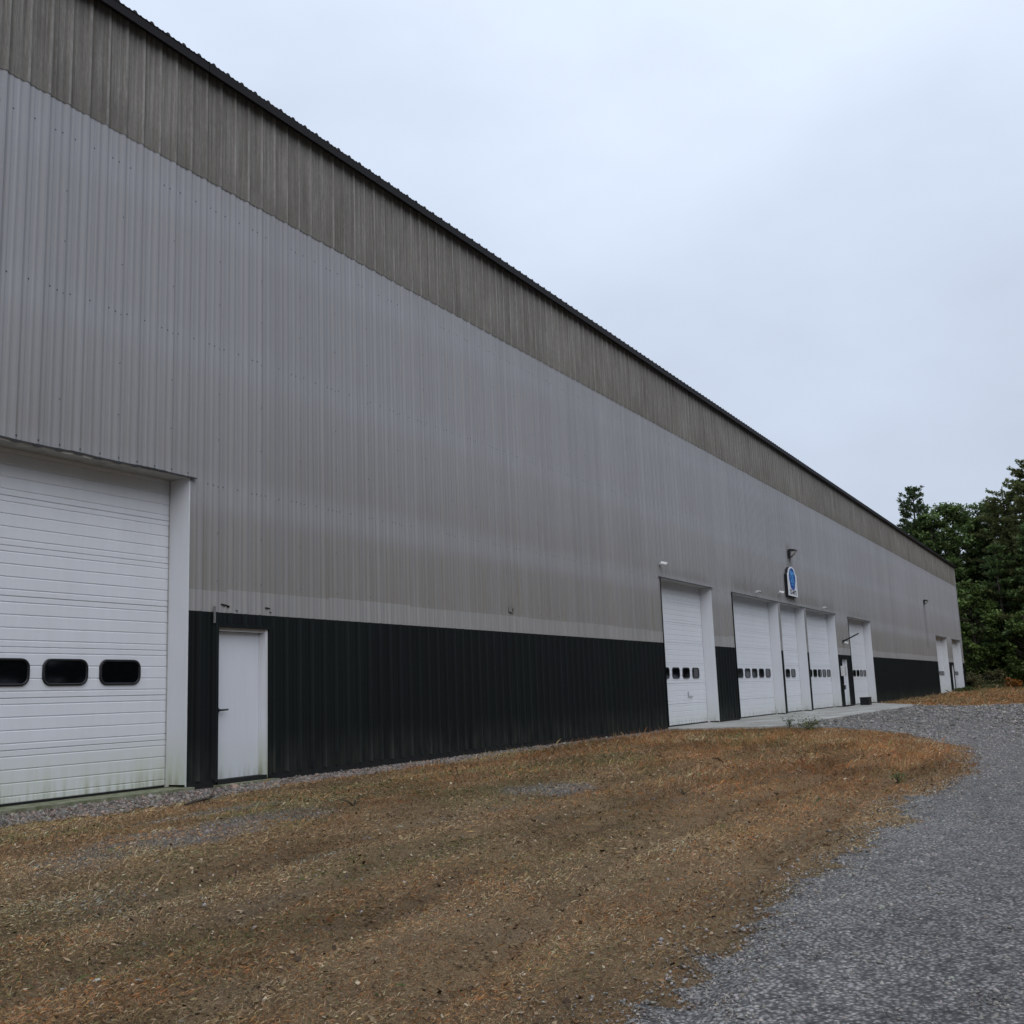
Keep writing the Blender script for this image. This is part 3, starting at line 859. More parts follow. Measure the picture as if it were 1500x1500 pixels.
# bare flag pole over the entry door
fp = thing('wall_pole', 'dark bare flag pole slanting out from the wall over the far entry door', 'pole', (52.45, -0.034, 3.02))
m = MB(); m.box(-0.05, 0.05, -0.02, 0, -0.09, 0.07); m.tube([(0, -0.01, -0.01), (0, -0.12, 0.05)], 0.04, 8); m.build('bracket', M_METAL, fp)
m = MB(); m.tube([(0, -0.02, 0.0), (0, -0.76, 0.33)], [0.034, 0.03], 8); m.build('pole', M_PLBLK, fp)

# notice cabinet with pipe beside the entry door
cb = thing('wall_cabinet', 'white wall cabinet with a pipe below, beside the far entry door', 'cabinet', (51.62, 0, 1.40))
m = MB(); m.box(-0.16, 0.16, -0.20, -0.034, 0, 0.46); m.build('cabinet_body', M_CAMW, cb)
m = MB(); m.box(-0.14, 0.14, -0.213, -0.202, 0.02, 0.44); m.build('cabinet_door', M_SOFFIT, cb)
m = MB(); m.tube([(0.05, -0.08, 0.0), (0.05, -0.08, -0.33), (0.05, -0.05, -0.42), (0.05, -0.05, -1.35)], 0.022); m.build('pipe', M_METAL, cb)
m = MB(); m.box(-0.02, 0.12, -0.14, -0.035, -0.62, -0.42); m.build('junction_box', M_METAL, cb)

# black crate by the door
bx = thing('crate', 'small black crate on the concrete in front of the white door past the entry', 'crate', (55.3, -0.28, -0.02))
m = MB()
for s in (-1, 1):
    m.box(-0.32, 0.32, s * 0.2 - 0.012, s * 0.2 + 0.012, 0.0, 0.34); m.box(s * 0.32 - 0.012, s * 0.32 + 0.012, -0.186, 0.186, 0.0, 0.34)
m.box(-0.306, 0.306, -0.186, 0.186, 0.004, 0.02); m.build('crate_body', M_PLBLK, bx)
m = MB(); m.box(-0.345, 0.345, -0.225, 0.225, 0.342, 0.372); m.build('lid', M_BLACK, bx)

# ------------------------------------------------------------------ stones
def stones(name, x, y, size, cols, zoff=0.0, flat=0.6, zf=ground_z, fine=False):
    n = len(x)
    O = np.array([(1, 0, 0), (-1, 0, 0), (0, 1, 0), (0, -1, 0), (0, 0, 1), (0, 0, -1)], float)
    Fo = np.array([(0, 2, 4), (2, 1, 4), (1, 3, 4), (3, 0, 4), (2, 0, 5), (1, 2, 5), (3, 1, 5), (0, 3, 5)])
    if fine:      # rounder twelve-cornered stones
        q = (1 + 5 ** 0.5) / 2
        O = np.array([(-1, q, 0), (1, q, 0), (-1, -q, 0), (1, -q, 0), (0, -1, q), (0, 1, q), (0, -1, -q), (0, 1, -q), (q, 0, -1), (q, 0, 1), (-q, 0, -1), (-q, 0, 1)]) / 1.9
        Fo = np.array([(0, 11, 5), (0, 5, 1), (0, 1, 7), (0, 7, 10), (0, 10, 11), (1, 5, 9), (5, 11, 4), (11, 10, 2), (10, 7, 6), (7, 1, 8), (3, 9, 4), (3, 4, 2), (3, 2, 6), (3, 6, 8), (3, 8, 9), (4, 9, 5), (2, 4, 11), (6, 2, 10), (8, 6, 7), (9, 8, 1)])
    nv = len(O)
    P = O[None] * rng.uniform(0.65, 1.25, (n, nv, 1)) + rng.normal(0, 0.16, (n, nv, 3)) * (0.6 if fine else 1)
    P *= np.stack([rng.uniform(0.8, 1.4, n), rng.uniform(0.7, 1.1, n), rng.uniform(0.45, 0.85, n) * flat / 0.6], 1)[:, None]
    q = rng.uniform(0, 6.283, n); c, s = np.cos(q)[:, None], np.sin(q)[:, None]
    tl = rng.normal(0, 0.35, (n, 1))
    px = P[..., 0] * c - P[..., 1] * s; py = P[..., 0] * s + P[..., 1] * c; pz = P[..., 2] + px * tl
    sz = size[:, None]
    V = np.stack([px * sz + x[:, None], py * sz + y[:, None], pz * sz + (zf(x, y) + zoff)[:, None] + sz * 0.12], -1).reshape(-1, 3)
    F = (Fo[None] + (np.arange(n) * nv)[:, None, None]).reshape(-1, 3)
    return link(name, bigmesh(name, V, F, [M_STONE], np.repeat(cols, nv, 0)), kind='stuff')
def grey_cols(n, lo=0.07, hi=0.42, tint=(1.10, 1.02, 0.93)):
    v = lo + (hi - lo) * rng.beta(1.7, 2.2, n)
    c = v[:, None] * np.array(tint)[None] * rng.normal(1, 0.035, (n, 3))
    return np.clip(c, 0.01, 0.8)
def scatter(n, x0, x1, y0, y1, dens, pw=1.0):
    """x drawn with density falling with distance from the camera"""
    u = rng.uniform(0, 1, n)
    x = x0 * (x1 / x0) ** (u ** pw)
    return x, rng.uniform(y0, y1, n)
x, y = scatter(168000, 3.4, 32, -13.2, -5.0, None)
lane = np.exp(-((drive_edge(x) - y - 1.35) / 0.42) ** 2) * 0.75
k = (y < drive_edge(x) + rng.exponential(0.15, len(x)) - 0.05) & (rng.uniform(0, 1, len(x)) > lane * np.clip(fbm(x * 0.8, y * 1.5, 23, 3) * 2.2 - 0.4, 0, 1))
x, y = x[k], y[k]
sz = rng.gamma(3.2, 0.0022, len(x)) * np.interp(x, [4, 12, 32], [0.95, 1.2, 2.2])
stones('drive_stones', x, y, sz, grey_cols(len(x), 0.11, 0.37), 0.010)['label'] = 'loose grey crushed stone lying on the drive'
n = 24000
x = 27 * (62 / 27.0) ** rng.uniform(0, 1, n); y = rng.uniform(-12, -2.7, n)
k = y < drive_edge(x); x, y = x[k], y[k]
stones('far_drive_stones', x, y, rng.gamma(5, 0.006, len(x)) * np.interp(x, [27, 60], [0.8, 1.5]), grey_cols(len(x), 0.05, 0.36), 0.008)['label'] = 'loose grey stone on the farther part of the drive'
# washed pebble strip along the foot of the wall
n = 26000
x = rng.uniform(4.5, 29.5, n); y = strip_w(x) * rng.uniform(0, 1, n) ** 0.8 - 0.03 + rng.exponential(0.03, n) * -1
c = grey_cols(n, 0.05, 0.31, (1.1, 1.0, 0.9)); pk = rng.uniform(0, 1, n) < 0.35
c[pk] *= np.array((1.1, 0.9, 0.82))
stones('pebble_strip', x, y, rng.gamma(6, 0.0035, n), c, 0.004)['label'] = 'pinkish grey pebbles along the foot of the wall'
# bare gravel patches in the grass
x = rng.uniform(4.5, 15, 60000); y = rng.uniform(-6, -1.2, 60000)
k = rng.uniform(0, 1, len(x)) < bare(x, y) ** 1.4 * 0.75 + 0.012 + in_rut(x, y) * 0.03
x, y = x[k], y[k]
stones('patch_stones', x, y, rng.gamma(4, 0.0028, len(x)), grey_cols(len(x), 0.07, 0.28, (1.12, 1.02, 0.9)), -0.003)['label'] = 'grey stones in the bare patches of the lawn'
# odd pale stones in the grass
x, y = scatter(130, 3.3, 16, -8.7, -1.5, None)
stones('pale_stones', x, y, rng.gamma(4, 0.0032, len(x)), grey_cols(len(x), 0.12, 0.42, (1.06, 1.0, 0.9)), 0.002, 0.5, fine=True)['label'] = 'scattered pale stones among the dry grass'

# ------------------------------------------------------------------ grass and litter
PAL = np.array([(0.42, 0.285, 0.15), (0.255, 0.16, 0.082), (0.43, 0.205, 0.085), (0.245, 0.22, 0.09), (0.12, 0.155, 0.055), (0.58, 0.45, 0.28), (0.125, 0.082, 0.048), (0.46, 0.46, 0.36)])
def grass_cols(x, y):
    n = len(x)
    red = np.clip((fbm(x * 0.32, y * 1.25, 61, 3) - 0.42) * 6, 0, 1) * (1.0 + np.clip((x - 9) / 9, 0, 1) * 1.4) + np.clip((x - 14) / 6, 0, 1) * 0.8 * np.clip((-y - 2) / 3, 0, 1)
    grn = np.clip((fbm(x * 0.5, y * 0.8, 51, 4) - 0.52) * 5, 0, 1) * np.clip((y + 6.5) / 3, 0.05, 1)
    straw = np.clip((fbm(x * 0.35, y * 1.5, 71, 3) - 0.45) * 6, 0, 1) * 0.9 + np.clip((drive_edge(x) + 0.9 - y) / 0.8, 0, 1) * 0.7
    for cx, cy, ea, eb in ((6.8, -1.9, 1.5, 0.35), (12.6, -2.0, 2.6, 0.45), (16.0, -3.0, 2.2, 0.5), (5.0, -6.2, 0.9, 0.5), (8.0, -5.6, 1.5, 0.35)):
        grn = np.maximum(grn, np.clip(1.3 - ((x - cx) / ea) ** 2 - ((y - cy) / eb) ** 2 + (fbm(x * 2, y * 3, 55, 3) - 0.5) * 2, 0, 1.1))
    grn = np.maximum(grn, np.clip((x - 84) / 10, 0, 1.2) * np.clip((y + 14) / 6, 0, 1))
    lich = 0
    for cx, cy, ea, eb in ((7.4, -5.0, 0.8, 0.14), (5.3, -4.7, 0.7, 0.25), (9.6, -4.6, 0.9, 0.15)):
        lich = np.maximum(lich, np.clip(1 - ((x - cx) / ea) ** 2 - ((y - cy) / eb) ** 2 + (fbm(x * 4, y * 6, 56, 3) - 0.5) * 1.6, 0, 1))
    olive = np.clip((fbm(x * 0.9, y * 1.2, 81, 3) - 0.52) * 5, 0, 1) * 0.8
    W = np.stack([np.full(n, 1.0), np.full(n, 0.65), red, olive + grn * 0.6, grn * 0.9, straw * 0.8 + 0.04, np.full(n, 0.28), lich * 1.1], 1)
    W = np.cumsum(W, 1); W /= W[:, -1:]
    i = (rng.uniform(0, 1, n)[:, None] > W).sum(1)
    patch = 0.66 + 0.62 * np.clip((fbm(x * 0.4, y * 1.7, 99, 4) - 0.3) * 2.5, 0, 1)
    patch = patch * (1 - 0.3 * in_rut(x, y))
    c = PAL[np.clip(i, 0, 7)] * patch[:, None] * rng.uniform(0.7, 1.3, (n, 1)) * rng.normal(1, 0.06, (n, 3))
    return np.clip(c, 0.01, 0.7)
def blades(name, x, y, ln, wd, lean, label, tri=False):
    n = len(x)
    q = rng.uniform(0, 6.283, n); el = np.clip(rng.normal(lean, 0.35, n), 0.03, 1.5)
    d = np.stack([np.cos(q) * np.cos(el), np.sin(q) * np.cos(el), np.sin(el)], 1)
    s = np.stack([-np.sin(q), np.cos(q), np.zeros(n)], 1) * (wd / 2)[:, None]
    s[:, 2] += rng.normal(0, 0.4, n) * wd / 2
    b = np.stack([x, y, ground_z(x, y) + rng.uniform(-0.004, 0.012, n)], 1)
    mid = b + d * (ln * 0.55)[:, None]
    d2 = d.copy(); d2[:, 2] -= rng.uniform(0.0, 0.7, n); d2 /= np.linalg.norm(d2, axis=1)[:, None]
    tip = mid + d2 * (ln * 0.45)[:, None]
    P4 = [b - s, b + s, tip] if tri else [b - s, b + s, mid + s * 0.7, tip]
    nv = len(P4)
    V = np.stack(P4, 1).reshape(-1, 3)
    F = (np.arange(n) * nv)[:, None] + np.arange(nv)[None]
    o = link(name, bigmesh(name, V, F, [M_BLADE], np.repeat(grass_cols(x, y), nv, 0)), kind='stuff')
    o['label'] = label
    return o
def lawn(n, x0, x1, pw=1.0):
    x, y = scatter(n, x0, x1, -9.4, -0.2, None, pw)
    e = drive_edge(x)
    keep = (y > e - rng.exponential(0.10, n) + 0.02) & (y < strip_w(x) + rng.exponential(0.07, n) - 0.03)
    keep &= rng.uniform(0, 1, n) > np.maximum(bare(x, y) * 0.68, in_rut(x, y) * 0.6 * np.clip(fbm(x * 1.5, y * 2, 98, 2) * 2 - 0.4, 0, 1))
    keep &= ~((x > 28.6) & (y > np.interp(x, [28.6, 30.9, 31.2], [-0.35, -2.75, -9])))
    # keep only what could be in or near the picture
    keep &= (y < -11.1 + (x + 0.8) * 1.45 + 1.0)
    return x[keep], y[keep]
x, y = lawn(640000, 2.6, 31.2, 0.95)
dist = np.hypot(x, y + 11.1)
k_ = np.interp(dist, [5, 10, 18, 32], [1.0, 1.25, 2.0, 3.2])
thin = np.clip(fbm(x * 1.1, y * 1.5, 91, 3) * 1.6 - 0.15, 0.3, 1)
ln = rng.gamma(4, 0.0058, len(x)) * k_ ** 0.5 * (0.6 + 0.6 * thin); wd = rng.uniform(0.0014, 0.0032, len(x)) * k_
blades('dry_grass', x, y, ln, wd, 0.42, 'short dry brown grass covering the lawn')
x, y = lawn(300000, 2.6, 11.0, 1.0)
blades('thatch', x, y, rng.gamma(4, 0.0048, len(x)), rng.uniform(0.0013, 0.0028, len(x)), 0.22, 'matted dead thatch in the near part of the lawn', True)
# taller reddish stalks, mostly toward the far tip of the lawn
x, y = lawn(120000, 3.2, 31.2, 0.7)
k = rng.uniform(0, 1, len(x)) < np.clip((x - 9) / 12, 0.14, 1) * np.clip(fbm(x * 0.6, y * 0.9, 95, 3) * 2.4 - 0.6, 0.05, 1) * np.interp(y - drive_edge(x), [0, 1.2], [0.35, 1])
x, y = x[k], y[k]
k_ = np.interp(x, [5, 12, 31], [1, 1.6, 3.0])
blades('dry_stalks', x, y, rng.gamma(7, 0.017, len(x)) * np.interp(x, [5, 20, 26, 30], [0.32, 0.9, 0.9, 0.55]), rng.uniform(0.0016, 0.0032, len(x)) * k_, 1.05, 'upright reddish dry stalks in the lawn')
# dead leaves and crumbs of thatch
x, y = lawn(110000, 3.0, 22, 1.0)
k = rng.uniform(0, 1, len(x)) < 0.28 + 0.72 * np.maximum(in_rut(x, y) * 0.9, np.clip((fbm(x * 1.3, y * 2.2, 97, 3) - 0.5) * 3, 0, 1))
x, y = x[k], y[k]
n = len(x)
q = rng.uniform(0, 6.283, n); L = rng.gamma(3, 0.0028, n) * np.interp(x, [4, 20], [1, 1.8]); Wd = L * rng.uniform(0.3, 0.8, n)
a_ = np.stack([np.cos(q), np.sin(q), rng.normal(0.05, 0.35, n)], 1) * L[:, None]; b_ = np.stack([-np.sin(q), np.cos(q), rng.normal(0.05, 0.4, n)], 1) * Wd[:, None]
c_ = np.stack([x, y, ground_z(x, y) + rng.uniform(0.002, 0.016, n)], 1)
V = np.stack([c_ - a_, c_ + b_, c_ + a_, c_ - b_], 1).reshape(-1, 3)
LC = np.array([(0.13, 0.085, 0.052), (0.07, 0.046, 0.03), (0.27, 0.2, 0.125), (0.40, 0.33, 0.23), (0.2, 0.115, 0.06)])
lc = LC[rng.choice(5, n, p=[.3, .3, .2, .08, .12])] * rng.uniform(0.7, 1.3, (n, 1))
link('leaf_litter', bigmesh('leaf_litter', V, (np.arange(n) * 4)[:, None] + np.arange(4)[None], [M_LITTER], np.repeat(lc, 4, 0)), kind='stuff')['label'] = 'dead leaves and thatch scattered through the dry grass'
# far grass beyond the drive
n = 60000
x = rng.uniform(55, 103, n); y = rng.uniform(-16, -0.15, n)
k = (y > drive_edge(x) - rng.exponential(0.15, n)) & ~((x < 60) & (y > np.interp(x, [55, 59.2, 60], [-2.85, -0.2, 0.5])))
x, y = x[k], y[k]
blades('far_grass', x, y, rng.gamma(6, 0.035, len(x)) * np.interp(x, [60, 85, 100], [0.7, 1, 1.7]), rng.uniform(0.012, 0.03, len(x)), 0.7, 'rough brown grass beyond the gravel at the far end')

def leaf_cloud(cx, cy, cz, rx, rz, n, size, cols, seed=0, upn=0.3):
    """quads spread in an ellipsoid: returns V, F(quads), C"""
    g = np.random.default_rng(seed)
    d = g.normal(0, 1, (n, 3)); d /= np.linalg.norm(d, axis=1)[:, None]
    r = g.uniform(0.25, 1, n) ** 0.6
    P = d * r[:, None] * np.array((rx, rx, rz)) + np.array((cx, cy, cz))
    return quads(P, size, cols, g, upn)
def quads(P, size, cols, g, upn=0.3, asp=0.6):
    n = len(P)
    nn = g.normal(0, 1, (n, 3)); nn[:, 2] = np.abs(nn[:, 2]) + upn; nn /= np.linalg.norm(nn, axis=1)[:, None]
    a = np.cross(nn, g.normal(0, 1, (n, 3))); a /= np.linalg.norm(a, axis=1)[:, None] + 1e-9
    b = np.cross(nn, a)
    s = size * g.uniform(0.6, 1.3, (n, 1))
    V = np.stack([P - a * s, P + b * s * asp, P + a * s, P - b * s * asp], 1).reshape(-1, 3)
    F = (np.arange(n) * 4)[:, None] + np.arange(4)[None]
    cc = np.asarray(cols)[g.integers(0, len(cols), n)] * g.uniform(0.65, 1.35, (n, 1))
    return V, F, np.repeat(cc, 4, 0)

GREENS = [(0.055, 0.095, 0.024), (0.04, 0.075, 0.02), (0.075, 0.115, 0.03), (0.032, 0.06, 0.02)]
# small live weeds in and beside the lawn
def weed(x, y, h, spread, n, cols, label, seed, name='weed_clump'):
    o = thing(name, label, 'weed', (x, y, float(ground_z(x, y))))
    g = np.random.default_rng(seed); m = MB(); tips = []
    for i in range(max(5, n // 14)):
        q = g.uniform(0, 6.28); r = spread * g.uniform(0.1, 1); hh = h * g.uniform(0.6, 1.05)
        e = (math.cos(q) * r, math.sin(q) * r, hh); tips.append(e)
        m.tube([(0, 0, 0), (e[0] * 0.4, e[1] * 0.4, hh * 0.55), e], [0.006, 0.004, 0.002], 4)
    m.build('stem', M_BARK, o)
    tips = np.array(tips); base = tips[g.integers(0, len(tips), n)] * g.uniform(0.25, 1.05, (n, 1)) + g.normal(0, spread * 0.14, (n, 3))
    base[:, 2] = np.maximum(base[:, 2], 0.01)
    V, F, C = quads(base, max(0.012, h * 0.10), cols, g, 0.1, 0.35)
    link('leaves', bigmesh('leaves', V, F, [M_LEAF], C), o)
weed(16.9, -8.15, 0.16, 0.22, 160, [(0.12, 0.22, 0.05), (0.09, 0.18, 0.04)], 'bright green weed clump near the gravel edge of the lawn', 3)
weed(10.3, -3.25, 0.10, 0.22, 90, [(0.06, 0.09, 0.035)], 'low dark green weed beside the bare stony patch', 4)
weed(30.2, -3.6, 0.35, 0.5, 220, [(0.15, 0.19, 0.05), (0.11, 0.14, 0.04)], 'yellow green weed tuft by the corner of the concrete apron', 5)
weed(31.2, -2.82, 0.3, 0.25, 120, GREENS, 'dark green weed growing at the front edge of the concrete', 6)
weed(13.6, -6.05, 0.07, 0.10, 60, GREENS, 'tiny dark green weed in the middle of the lawn', 8)
st = thing('fallen_stick', 'short dark stick lying on the ground by the big white door', 'stick', (9.9, -1.25, float(ground_z(9.9, -1.25)) + 0.02))
m = MB(); m.tube([(-0.35, -0.1, 0.0), (-0.1, -0.02, 0.015), (0.15, 0.03, 0.02), (0.34, 0.12, 0.035)], [0.012, 0.018, 0.02, 0.014], 6); m.build('stem', M_BARK, st)
m = MB(); m.tube([(0.0, 0.0, 0.02), (0.08, -0.09, 0.03)], [0.010, 0.005], 5); m.build('twig', M_BARK, st)

# ------------------------------------------------------------------ trees
def trunk_mesh(h, r, g, limbs, lean=0.02):
    m = MB()
    pts = [(g.normal(0, lean) * h * (i / 8) * 0.6, g.normal(0, lean) * h * (i / 8) * 0.6, h * i / 8) for i in range(9)]
    pts[0] = (0, 0, -0.3)
    m.tube(pts, [r * (1.25 if i == 0 else 1) * (1 - 0.9 * i / 8) + 0.01 for i in range(9)], 8)
    for a, b, rr in limbs:
        a = np.array(a); b = np.array(b); mid = (a + b) / 2 + np.array((0, 0, -0.04 * np.linalg.norm(b - a)))
        m.tube([a, mid, b], [rr, rr * 0.6, rr * 0.2], 5)
    return mesh('trunk', m.v, m.f, [M_BARK], True)

def broadleaf(h, rad, seed, cols, low=0.2, leaf=0.16, n=20000):
    g = np.random.default_rng(seed)
    limbs, Vs, Fs, Cs, nb = [], [], [], [], 0
    nc = 150
    for i in range(nc):
        f = g.uniform(0, 1); z = h * (low + (0.97 - low) * f)
        pr = rad * (math.sin(math.pi * min(0.999, 0.12 + f * 0.86)) ** 0.55) * g.uniform(0.85, 1.12)
        q = g.uniform(0, 6.283); r = pr * g.uniform(0.35, 1.0) ** 0.5
        c = (r * math.cos(q), r * math.sin(q), z)
        cr = g.uniform(0.3, 1.05) * rad / 4.2
        if i % 2 == 0: limbs.append(((0, 0, max(z - r * 0.7, h * 0.15)), c, 0.05 + 0.02 * h / 15))
        tone = g.uniform(0.65, 1.3)
        V, F, C = leaf_cloud(*c, cr * 1.35, cr * 0.75, n // nc, leaf, np.array(cols) * tone, int(g.integers(1e9)), 0.5)
        Vs.append(V); Fs.append(F + nb); Cs.append(C); nb += len(V)
    crown = bigmesh('crown', np.concatenate(Vs), np.concatenate(Fs), [M_LEAF], np.concatenate(Cs))
    return trunk_mesh(h * 0.93, 0.16 + h * 0.009, g, limbs), crown

def pine(h, rad, seed, cols, low=0.12, n_wh=None, tuft=0.34, droop=0.1, dens=1.25, upt=0.35, gap=1.0, pw=0.75):
    g = np.random.default_rng(seed)
    limbs, P, A = [], [], []
    z = h * low
    while z < h * 0.985:
        f = (z - h * low) / (h * (1 - low))
        L = rad * (1 - f) ** pw * (0.75 + 0.25 * min(1, f * 5)) + 0.25
        nb = int(g.integers(4, 7))
        q0 = g.uniform(0, 6.28)
        for b in range(nb):
            q = q0 + 6.283 * b / nb + g.normal(0, 0.25); Lb = L * g.uniform(0.55, 1.2)
            rise = (upt * f - droop * (1 - f)) + g.normal(0, 0.08)
            e = np.array((math.cos(q) * Lb, math.sin(q) * Lb, z + rise * Lb))
            a = np.array((0, 0, z)); limbs.append((a, e, 0.02 + 0.012 * Lb))
            side = np.array((-math.sin(q), math.cos(q), 0)); dirv = (e - a) / (np.linalg.norm(e - a) + 1e-9)
            ns = max(3, int(Lb * 3.2 * dens))
            for s in range(ns):
                u = 0.28 + 0.72 * (s + g.uniform(0, 1)) / ns
                wv = (1.05 - u * 0.75) * Lb * 0.42 * g.uniform(0.2, 1)
                for sg_ in (-1, 1):
                    mtuft = max(1, int(wv / 0.3) + 1)
                    for k in range(mtuft):
                        v = wv * (k + 0.5) / mtuft
                        c = a + (e - a) * u + side * sg_ * v + dirv * v * 0.5 + np.array((0, 0, -0.05 * Lb * math.sin(math.pi * u) + 0.10 * u * Lb * 0.5 + g.normal(0, 0.06)))
                        P.append(c); A.append(side * sg_ * 0.5 + dirv * 0.8 + np.array((0, 0, 0.45)))
        z += g.uniform(0.45, 0.85) * (0.8 + 0.4 * (1 - f)) * gap
    P = np.array(P); A = np.array(A)
    kper = 7
    P = np.repeat(P, kper, 0); A = np.repeat(A, kper, 0); n = len(P)
    tone = np.repeat(g.uniform(0.7, 1.3, n // kper), kper)
    d = A + g.normal(0, 0.55, (n, 3)); d /= np.linalg.norm(d, axis=1)[:, None]
    s = np.cross(d, g.normal(0, 1, (n, 3))); s /= np.linalg.norm(s, axis=1)[:, None] + 1e-9
    ln = tuft * g.uniform(0.7, 1.4, (n, 1)); wd = tuft * 0.22 * g.uniform(0.7, 1.3, (n, 1))
    B = P + g.normal(0, 0.07, (n, 3))
    V = np.stack([B - s * wd * 0.4, B + d * ln * 0.6 - s * wd, B + d * ln, B + d * ln * 0.6 + s * wd], 1).reshape(-1, 3)
    F = (np.arange(n) * 4)[:, None] + np.arange(4)[None]
    C = np.asarray(cols)[g.integers(0, len(cols), n)] * (tone * g.uniform(0.8, 1.2, n))[:, None]
    return trunk_mesh(h, 0.12 + h * 0.011, g, limbs, 0.006), bigmesh('crown', V, F, [M_LEAF], np.repeat(C, 4, 0))

def plant(name, label, cat, meshes, x, y, rot=0.0, sc=1.0, group=None):
    o = thing(name, label, cat, (x, y, float(ground_z(x, min(y, -0.2))) - 0.05), group)
    o.rotation_euler = (0, 0, rot); o.scale = (sc, sc, sc)
    link('trunk', meshes[0], o); link('crown', meshes[1], o)
    return o
G_PINE = [(0.0776, 0.1117, 0.0488), (0.0996, 0.1348, 0.062), (0.062, 0.0905, 0.0488)]
G_OLIVE = [(0.125, 0.15, 0.055), (0.1, 0.122, 0.048), (0.165, 0.175, 0.065)]
G_HEM = [(0.0859, 0.1315, 0.0442), (0.1205, 0.1795, 0.0538), (0.063, 0.1006, 0.039)]
G_LEAF = [(0.0981, 0.1496, 0.0443), (0.1348, 0.1893, 0.0575), (0.0735, 0.1155, 0.04)]
G_BRIGHT = [(0.11, 0.165, 0.042), (0.088, 0.138, 0.036), (0.135, 0.185, 0.05)]

m_pine1 = pine(20.3, 3.9, 101, G_PINE, 0.1, upt=0.75, droop=0.0, pw=0.62, gap=1.15)
m_pine2 = pine(26.0, 7.0, 102, G_OLIVE, 0.10, upt=0.3, droop=0.02, dens=1.3, gap=1.35, pw=0.55)
m_hem = pine(13.5, 3.6, 103, G_HEM, 0.04, upt=0.15, droop=0.2, gap=1.4, dens=1.4)
m_bl1 = broadleaf(18.2, 3.6, 111, G_LEAF)
m_bl2 = broadleaf(18.6, 3.2, 112, G_LEAF)
m_bl3 = broadleaf(9.5, 2.3, 113, G_BRIGHT, 0.12, 0.14, 7000)
m_bl4 = broadleaf(7.0, 1.9, 114, G_BRIGHT, 0.05, 0.13, 6000)

plant('pine_tree', 'pine with a spiky top rising alone above the end of the roof', 'tree', m_pine1, 112.5, 4.5, 0.4)
plant('pine_tree', 'tallest pine with olive green layered boughs at the right edge', 'tree', m_pine2, 109.0, -6.5, 1.0, 0.82)
plant('pine_tree', 'shorter pine with feathery olive boughs left of the tallest pine', 'tree', m_pine2, 112.0, -3.6, 3.3, 0.74)
plant('broadleaf_tree', 'round-topped broadleaf tree behind the far corner of the roof', 'tree', m_bl1, 114.0, 1.5, 0.0, 1.03)
plant('broadleaf_tree', 'rounded broadleaf crown between the roof corner and the tall pine', 'tree', m_bl2, 115.0, -2.0, 2.1)
plant('broadleaf_tree', 'leafy tree crown low behind the roof beneath the spiky pine', 'tree', m_bl2, 111.5, 3.0, 4.1, 0.94)
plant('hemlock_tree', 'dark hemlock with drooping boughs right of the building corner', 'tree', m_hem, 106.5, -2.9, 0.3)
plant('hemlock_tree', 'hemlock with brighter layered boughs under the tall olive pine', 'tree', m_hem, 105.5, -6.2, 2.2, 1.12)
plant('broadleaf_tree', 'bright green young tree hugging the building corner halfway up', 'tree', m_bl3, 104.8, -0.4, 0.5, 1.05)
plant('broadleaf_tree', 'bright green sapling low at the right edge of the wood', 'tree', m_bl4, 103.8, -4.7, 0.9, 1.0)
# the wood behind: more trunks and crowns that close the gaps
wood = [(119, 5.5, 0), (121, 1.0, 1), (120, -3.6, 2), (118, -6.6, 3), (124, -9.5, 0), (117, -11.5, 4), (126, 4, 3), (127, -1.5, 0), (126, -6, 1), (112, -12.5, 3), (108, -14, 4), (113, -17, 0), (106, -18.5, 3), (110, -22, 1), (118, -16, 2), (122, 9.5, 1), (118, 12.5, 3), (125, 14, 0)]
for i, (x, y, k) in enumerate(wood):
    ms = (m_bl1, m_bl2, m_pine1, m_bl1, m_hem)[k]
    nm = ('broadleaf_tree', 'broadleaf_tree', 'pine_tree', 'broadleaf_tree', 'hemlock_tree')[k]
    plant(nm, ('broadleaf tree', 'broadleaf tree', 'pine', 'broadleaf tree', 'hemlock')[k] + ' standing deeper in the dark wood behind the front trees', 'tree', ms, x, y, i * 1.7, (0.98, 0.98, 0.85, 0.92, 1.1)[k] if y > -4 else (1.0, 1.0, 1.0, 1.0, 1.2)[k], ('broadleaf trees', 'broadleaf trees', 'pines', 'broadleaf trees', 'hemlocks')[k] + ' deeper in the wood')

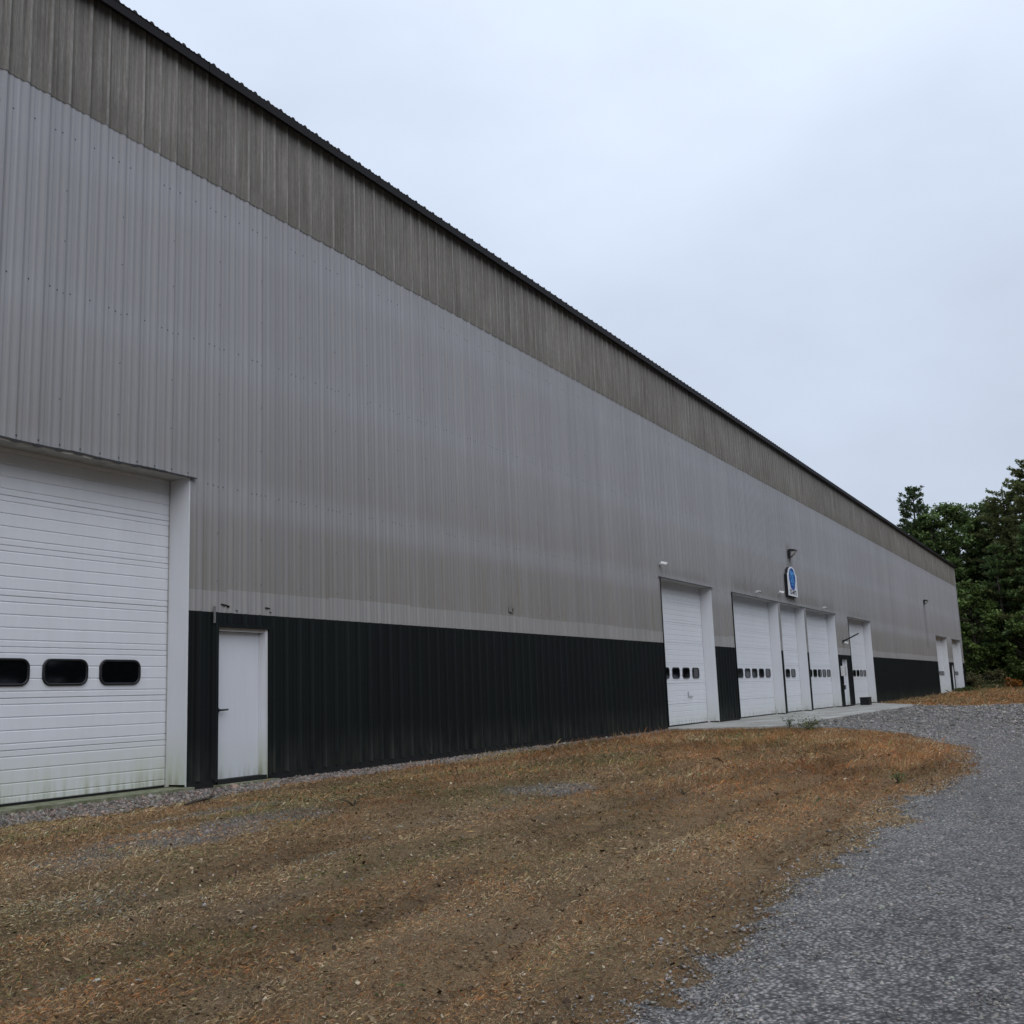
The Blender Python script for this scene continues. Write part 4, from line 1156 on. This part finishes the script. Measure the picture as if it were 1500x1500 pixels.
g_ = np.random.default_rng(77)
for i in range(66):  # wood out of view, added so the door windows reflect something dark
    x = -34 + (i // 2) * 6.2 + g_.uniform(-1.5, 1.5); y = (-38 if i % 2 else -46) + g_.uniform(-2, 2) + max(0.0, x - 100) * 0.25
    k = int(g_.integers(0, 5)); ms = (m_bl1, m_bl2, m_pine2, m_bl1, m_pine1)[k]
    nm = ('broadleaf_tree', 'broadleaf_tree', 'pine_tree', 'broadleaf_tree', 'pine_tree')[k]
    plant(nm, ('pine' if 'pine' in nm else 'broadleaf tree') + ' in the unseen wood across the drive, added for the windows to reflect', 'tree', ms, x, y, i * 2.3, g_.uniform(0.85, 1.1), ('pines' if 'pine' in nm else 'broadleaf trees') + ' across the drive')
def bush(x, y, h, r, n, cols, label, seed, name='shrub', leaf=0.09, group=None):
    o = thing(name, label, 'shrub', (x, y, float(ground_z(x, min(y, -0.2))) - 0.03), group)
    g = np.random.default_rng(seed); m = MB(); Vs, Fs, Cs, nb = [], [], [], 0
    for i in range(14):
        q = g.uniform(0, 6.28); rr = r * g.uniform(0.1, 1); zz = h * g.uniform(0.2, 0.95) * (1 - 0.35 * rr / r)
        c = (rr * math.cos(q), rr * math.sin(q), zz); m.tube([(0, 0, 0), (c[0] * 0.5, c[1] * 0.5, zz * 0.6), c], [0.03, 0.02, 0.008], 5)
        V, F, C = leaf_cloud(*c, r * 0.38, h * 0.2, n // 14, leaf, np.array(cols) * g.uniform(0.7, 1.3), int(g.integers(1e9)), 0.4)
        Vs.append(V); Fs.append(F + nb); Cs.append(C); nb += len(V)
    m.build('stem', M_BARK, o)
    link('leaves', bigmesh('leaves', np.concatenate(Vs), np.concatenate(Fs), [M_LEAF], np.concatenate(Cs)), o)
G_SHR = [(0.0955, 0.1118, 0.0461), (0.1338, 0.129, 0.0568), (0.172, 0.1375, 0.071)]
bush(101.2, -3.6, 1.25, 0.85, 900, [(0.46, 0.16, 0.03), (0.36, 0.13, 0.03), (0.20, 0.10, 0.03), (0.10, 0.09, 0.03)], 'orange autumn shrub at the foot of the wood', 201, leaf=0.09)
bush(102.4, -0.5, 1.7, 1.2, 1800, G_SHR, 'olive shrub right beside the building corner', 202)
bush(103.0, -2.0, 1.9, 1.1, 1800, G_SHR, 'brownish green shrub between the corner shrub and the orange one', 203)
bush(104.0, -3.3, 3.0, 1.2, 2000, G_BRIGHT, 'taller green shrub behind the orange one', 204)
bush(102.8, -5.4, 1.6, 1.0, 1500, G_SHR, 'low dull green shrub right of the orange one', 205)
for i, (ux, uy, uh) in enumerate(((107.5, 1.2, 4.2), (108.5, -1.8, 4.6), (108, -4.6, 4.0), (109.5, -8.2, 5.0), (106.5, -9.6, 4.0), (111.5, -0.2, 5.0), (112, -5.5, 5.5), (111, 4.6, 5.0), (104.5, -12.5, 3.5))):
    bush(ux, uy, uh, 2.6, 2600, G_LEAF, 'tall dark understory shrub filling the shade under the wood', 300 + i, leaf=0.16, group='understory shrubs in the wood')
bush(92.0, -0.55, 0.55, 0.9, 900, GREENS + [(0.12, 0.10, 0.045)], 'low weedy bush at the foot of the farthest entry door', 206, leaf=0.07)
bush(97.0, -0.6, 0.45, 1.2, 900, GREENS + [(0.12, 0.10, 0.045)], 'low weedy bush in front of the last white door', 207, leaf=0.07)
bush(100.0, -1.6, 0.7, 1.2, 1000, [(0.09, 0.10, 0.04), (0.13, 0.12, 0.05)], 'pale grassy bush before the end corner of the building', 208, leaf=0.07)
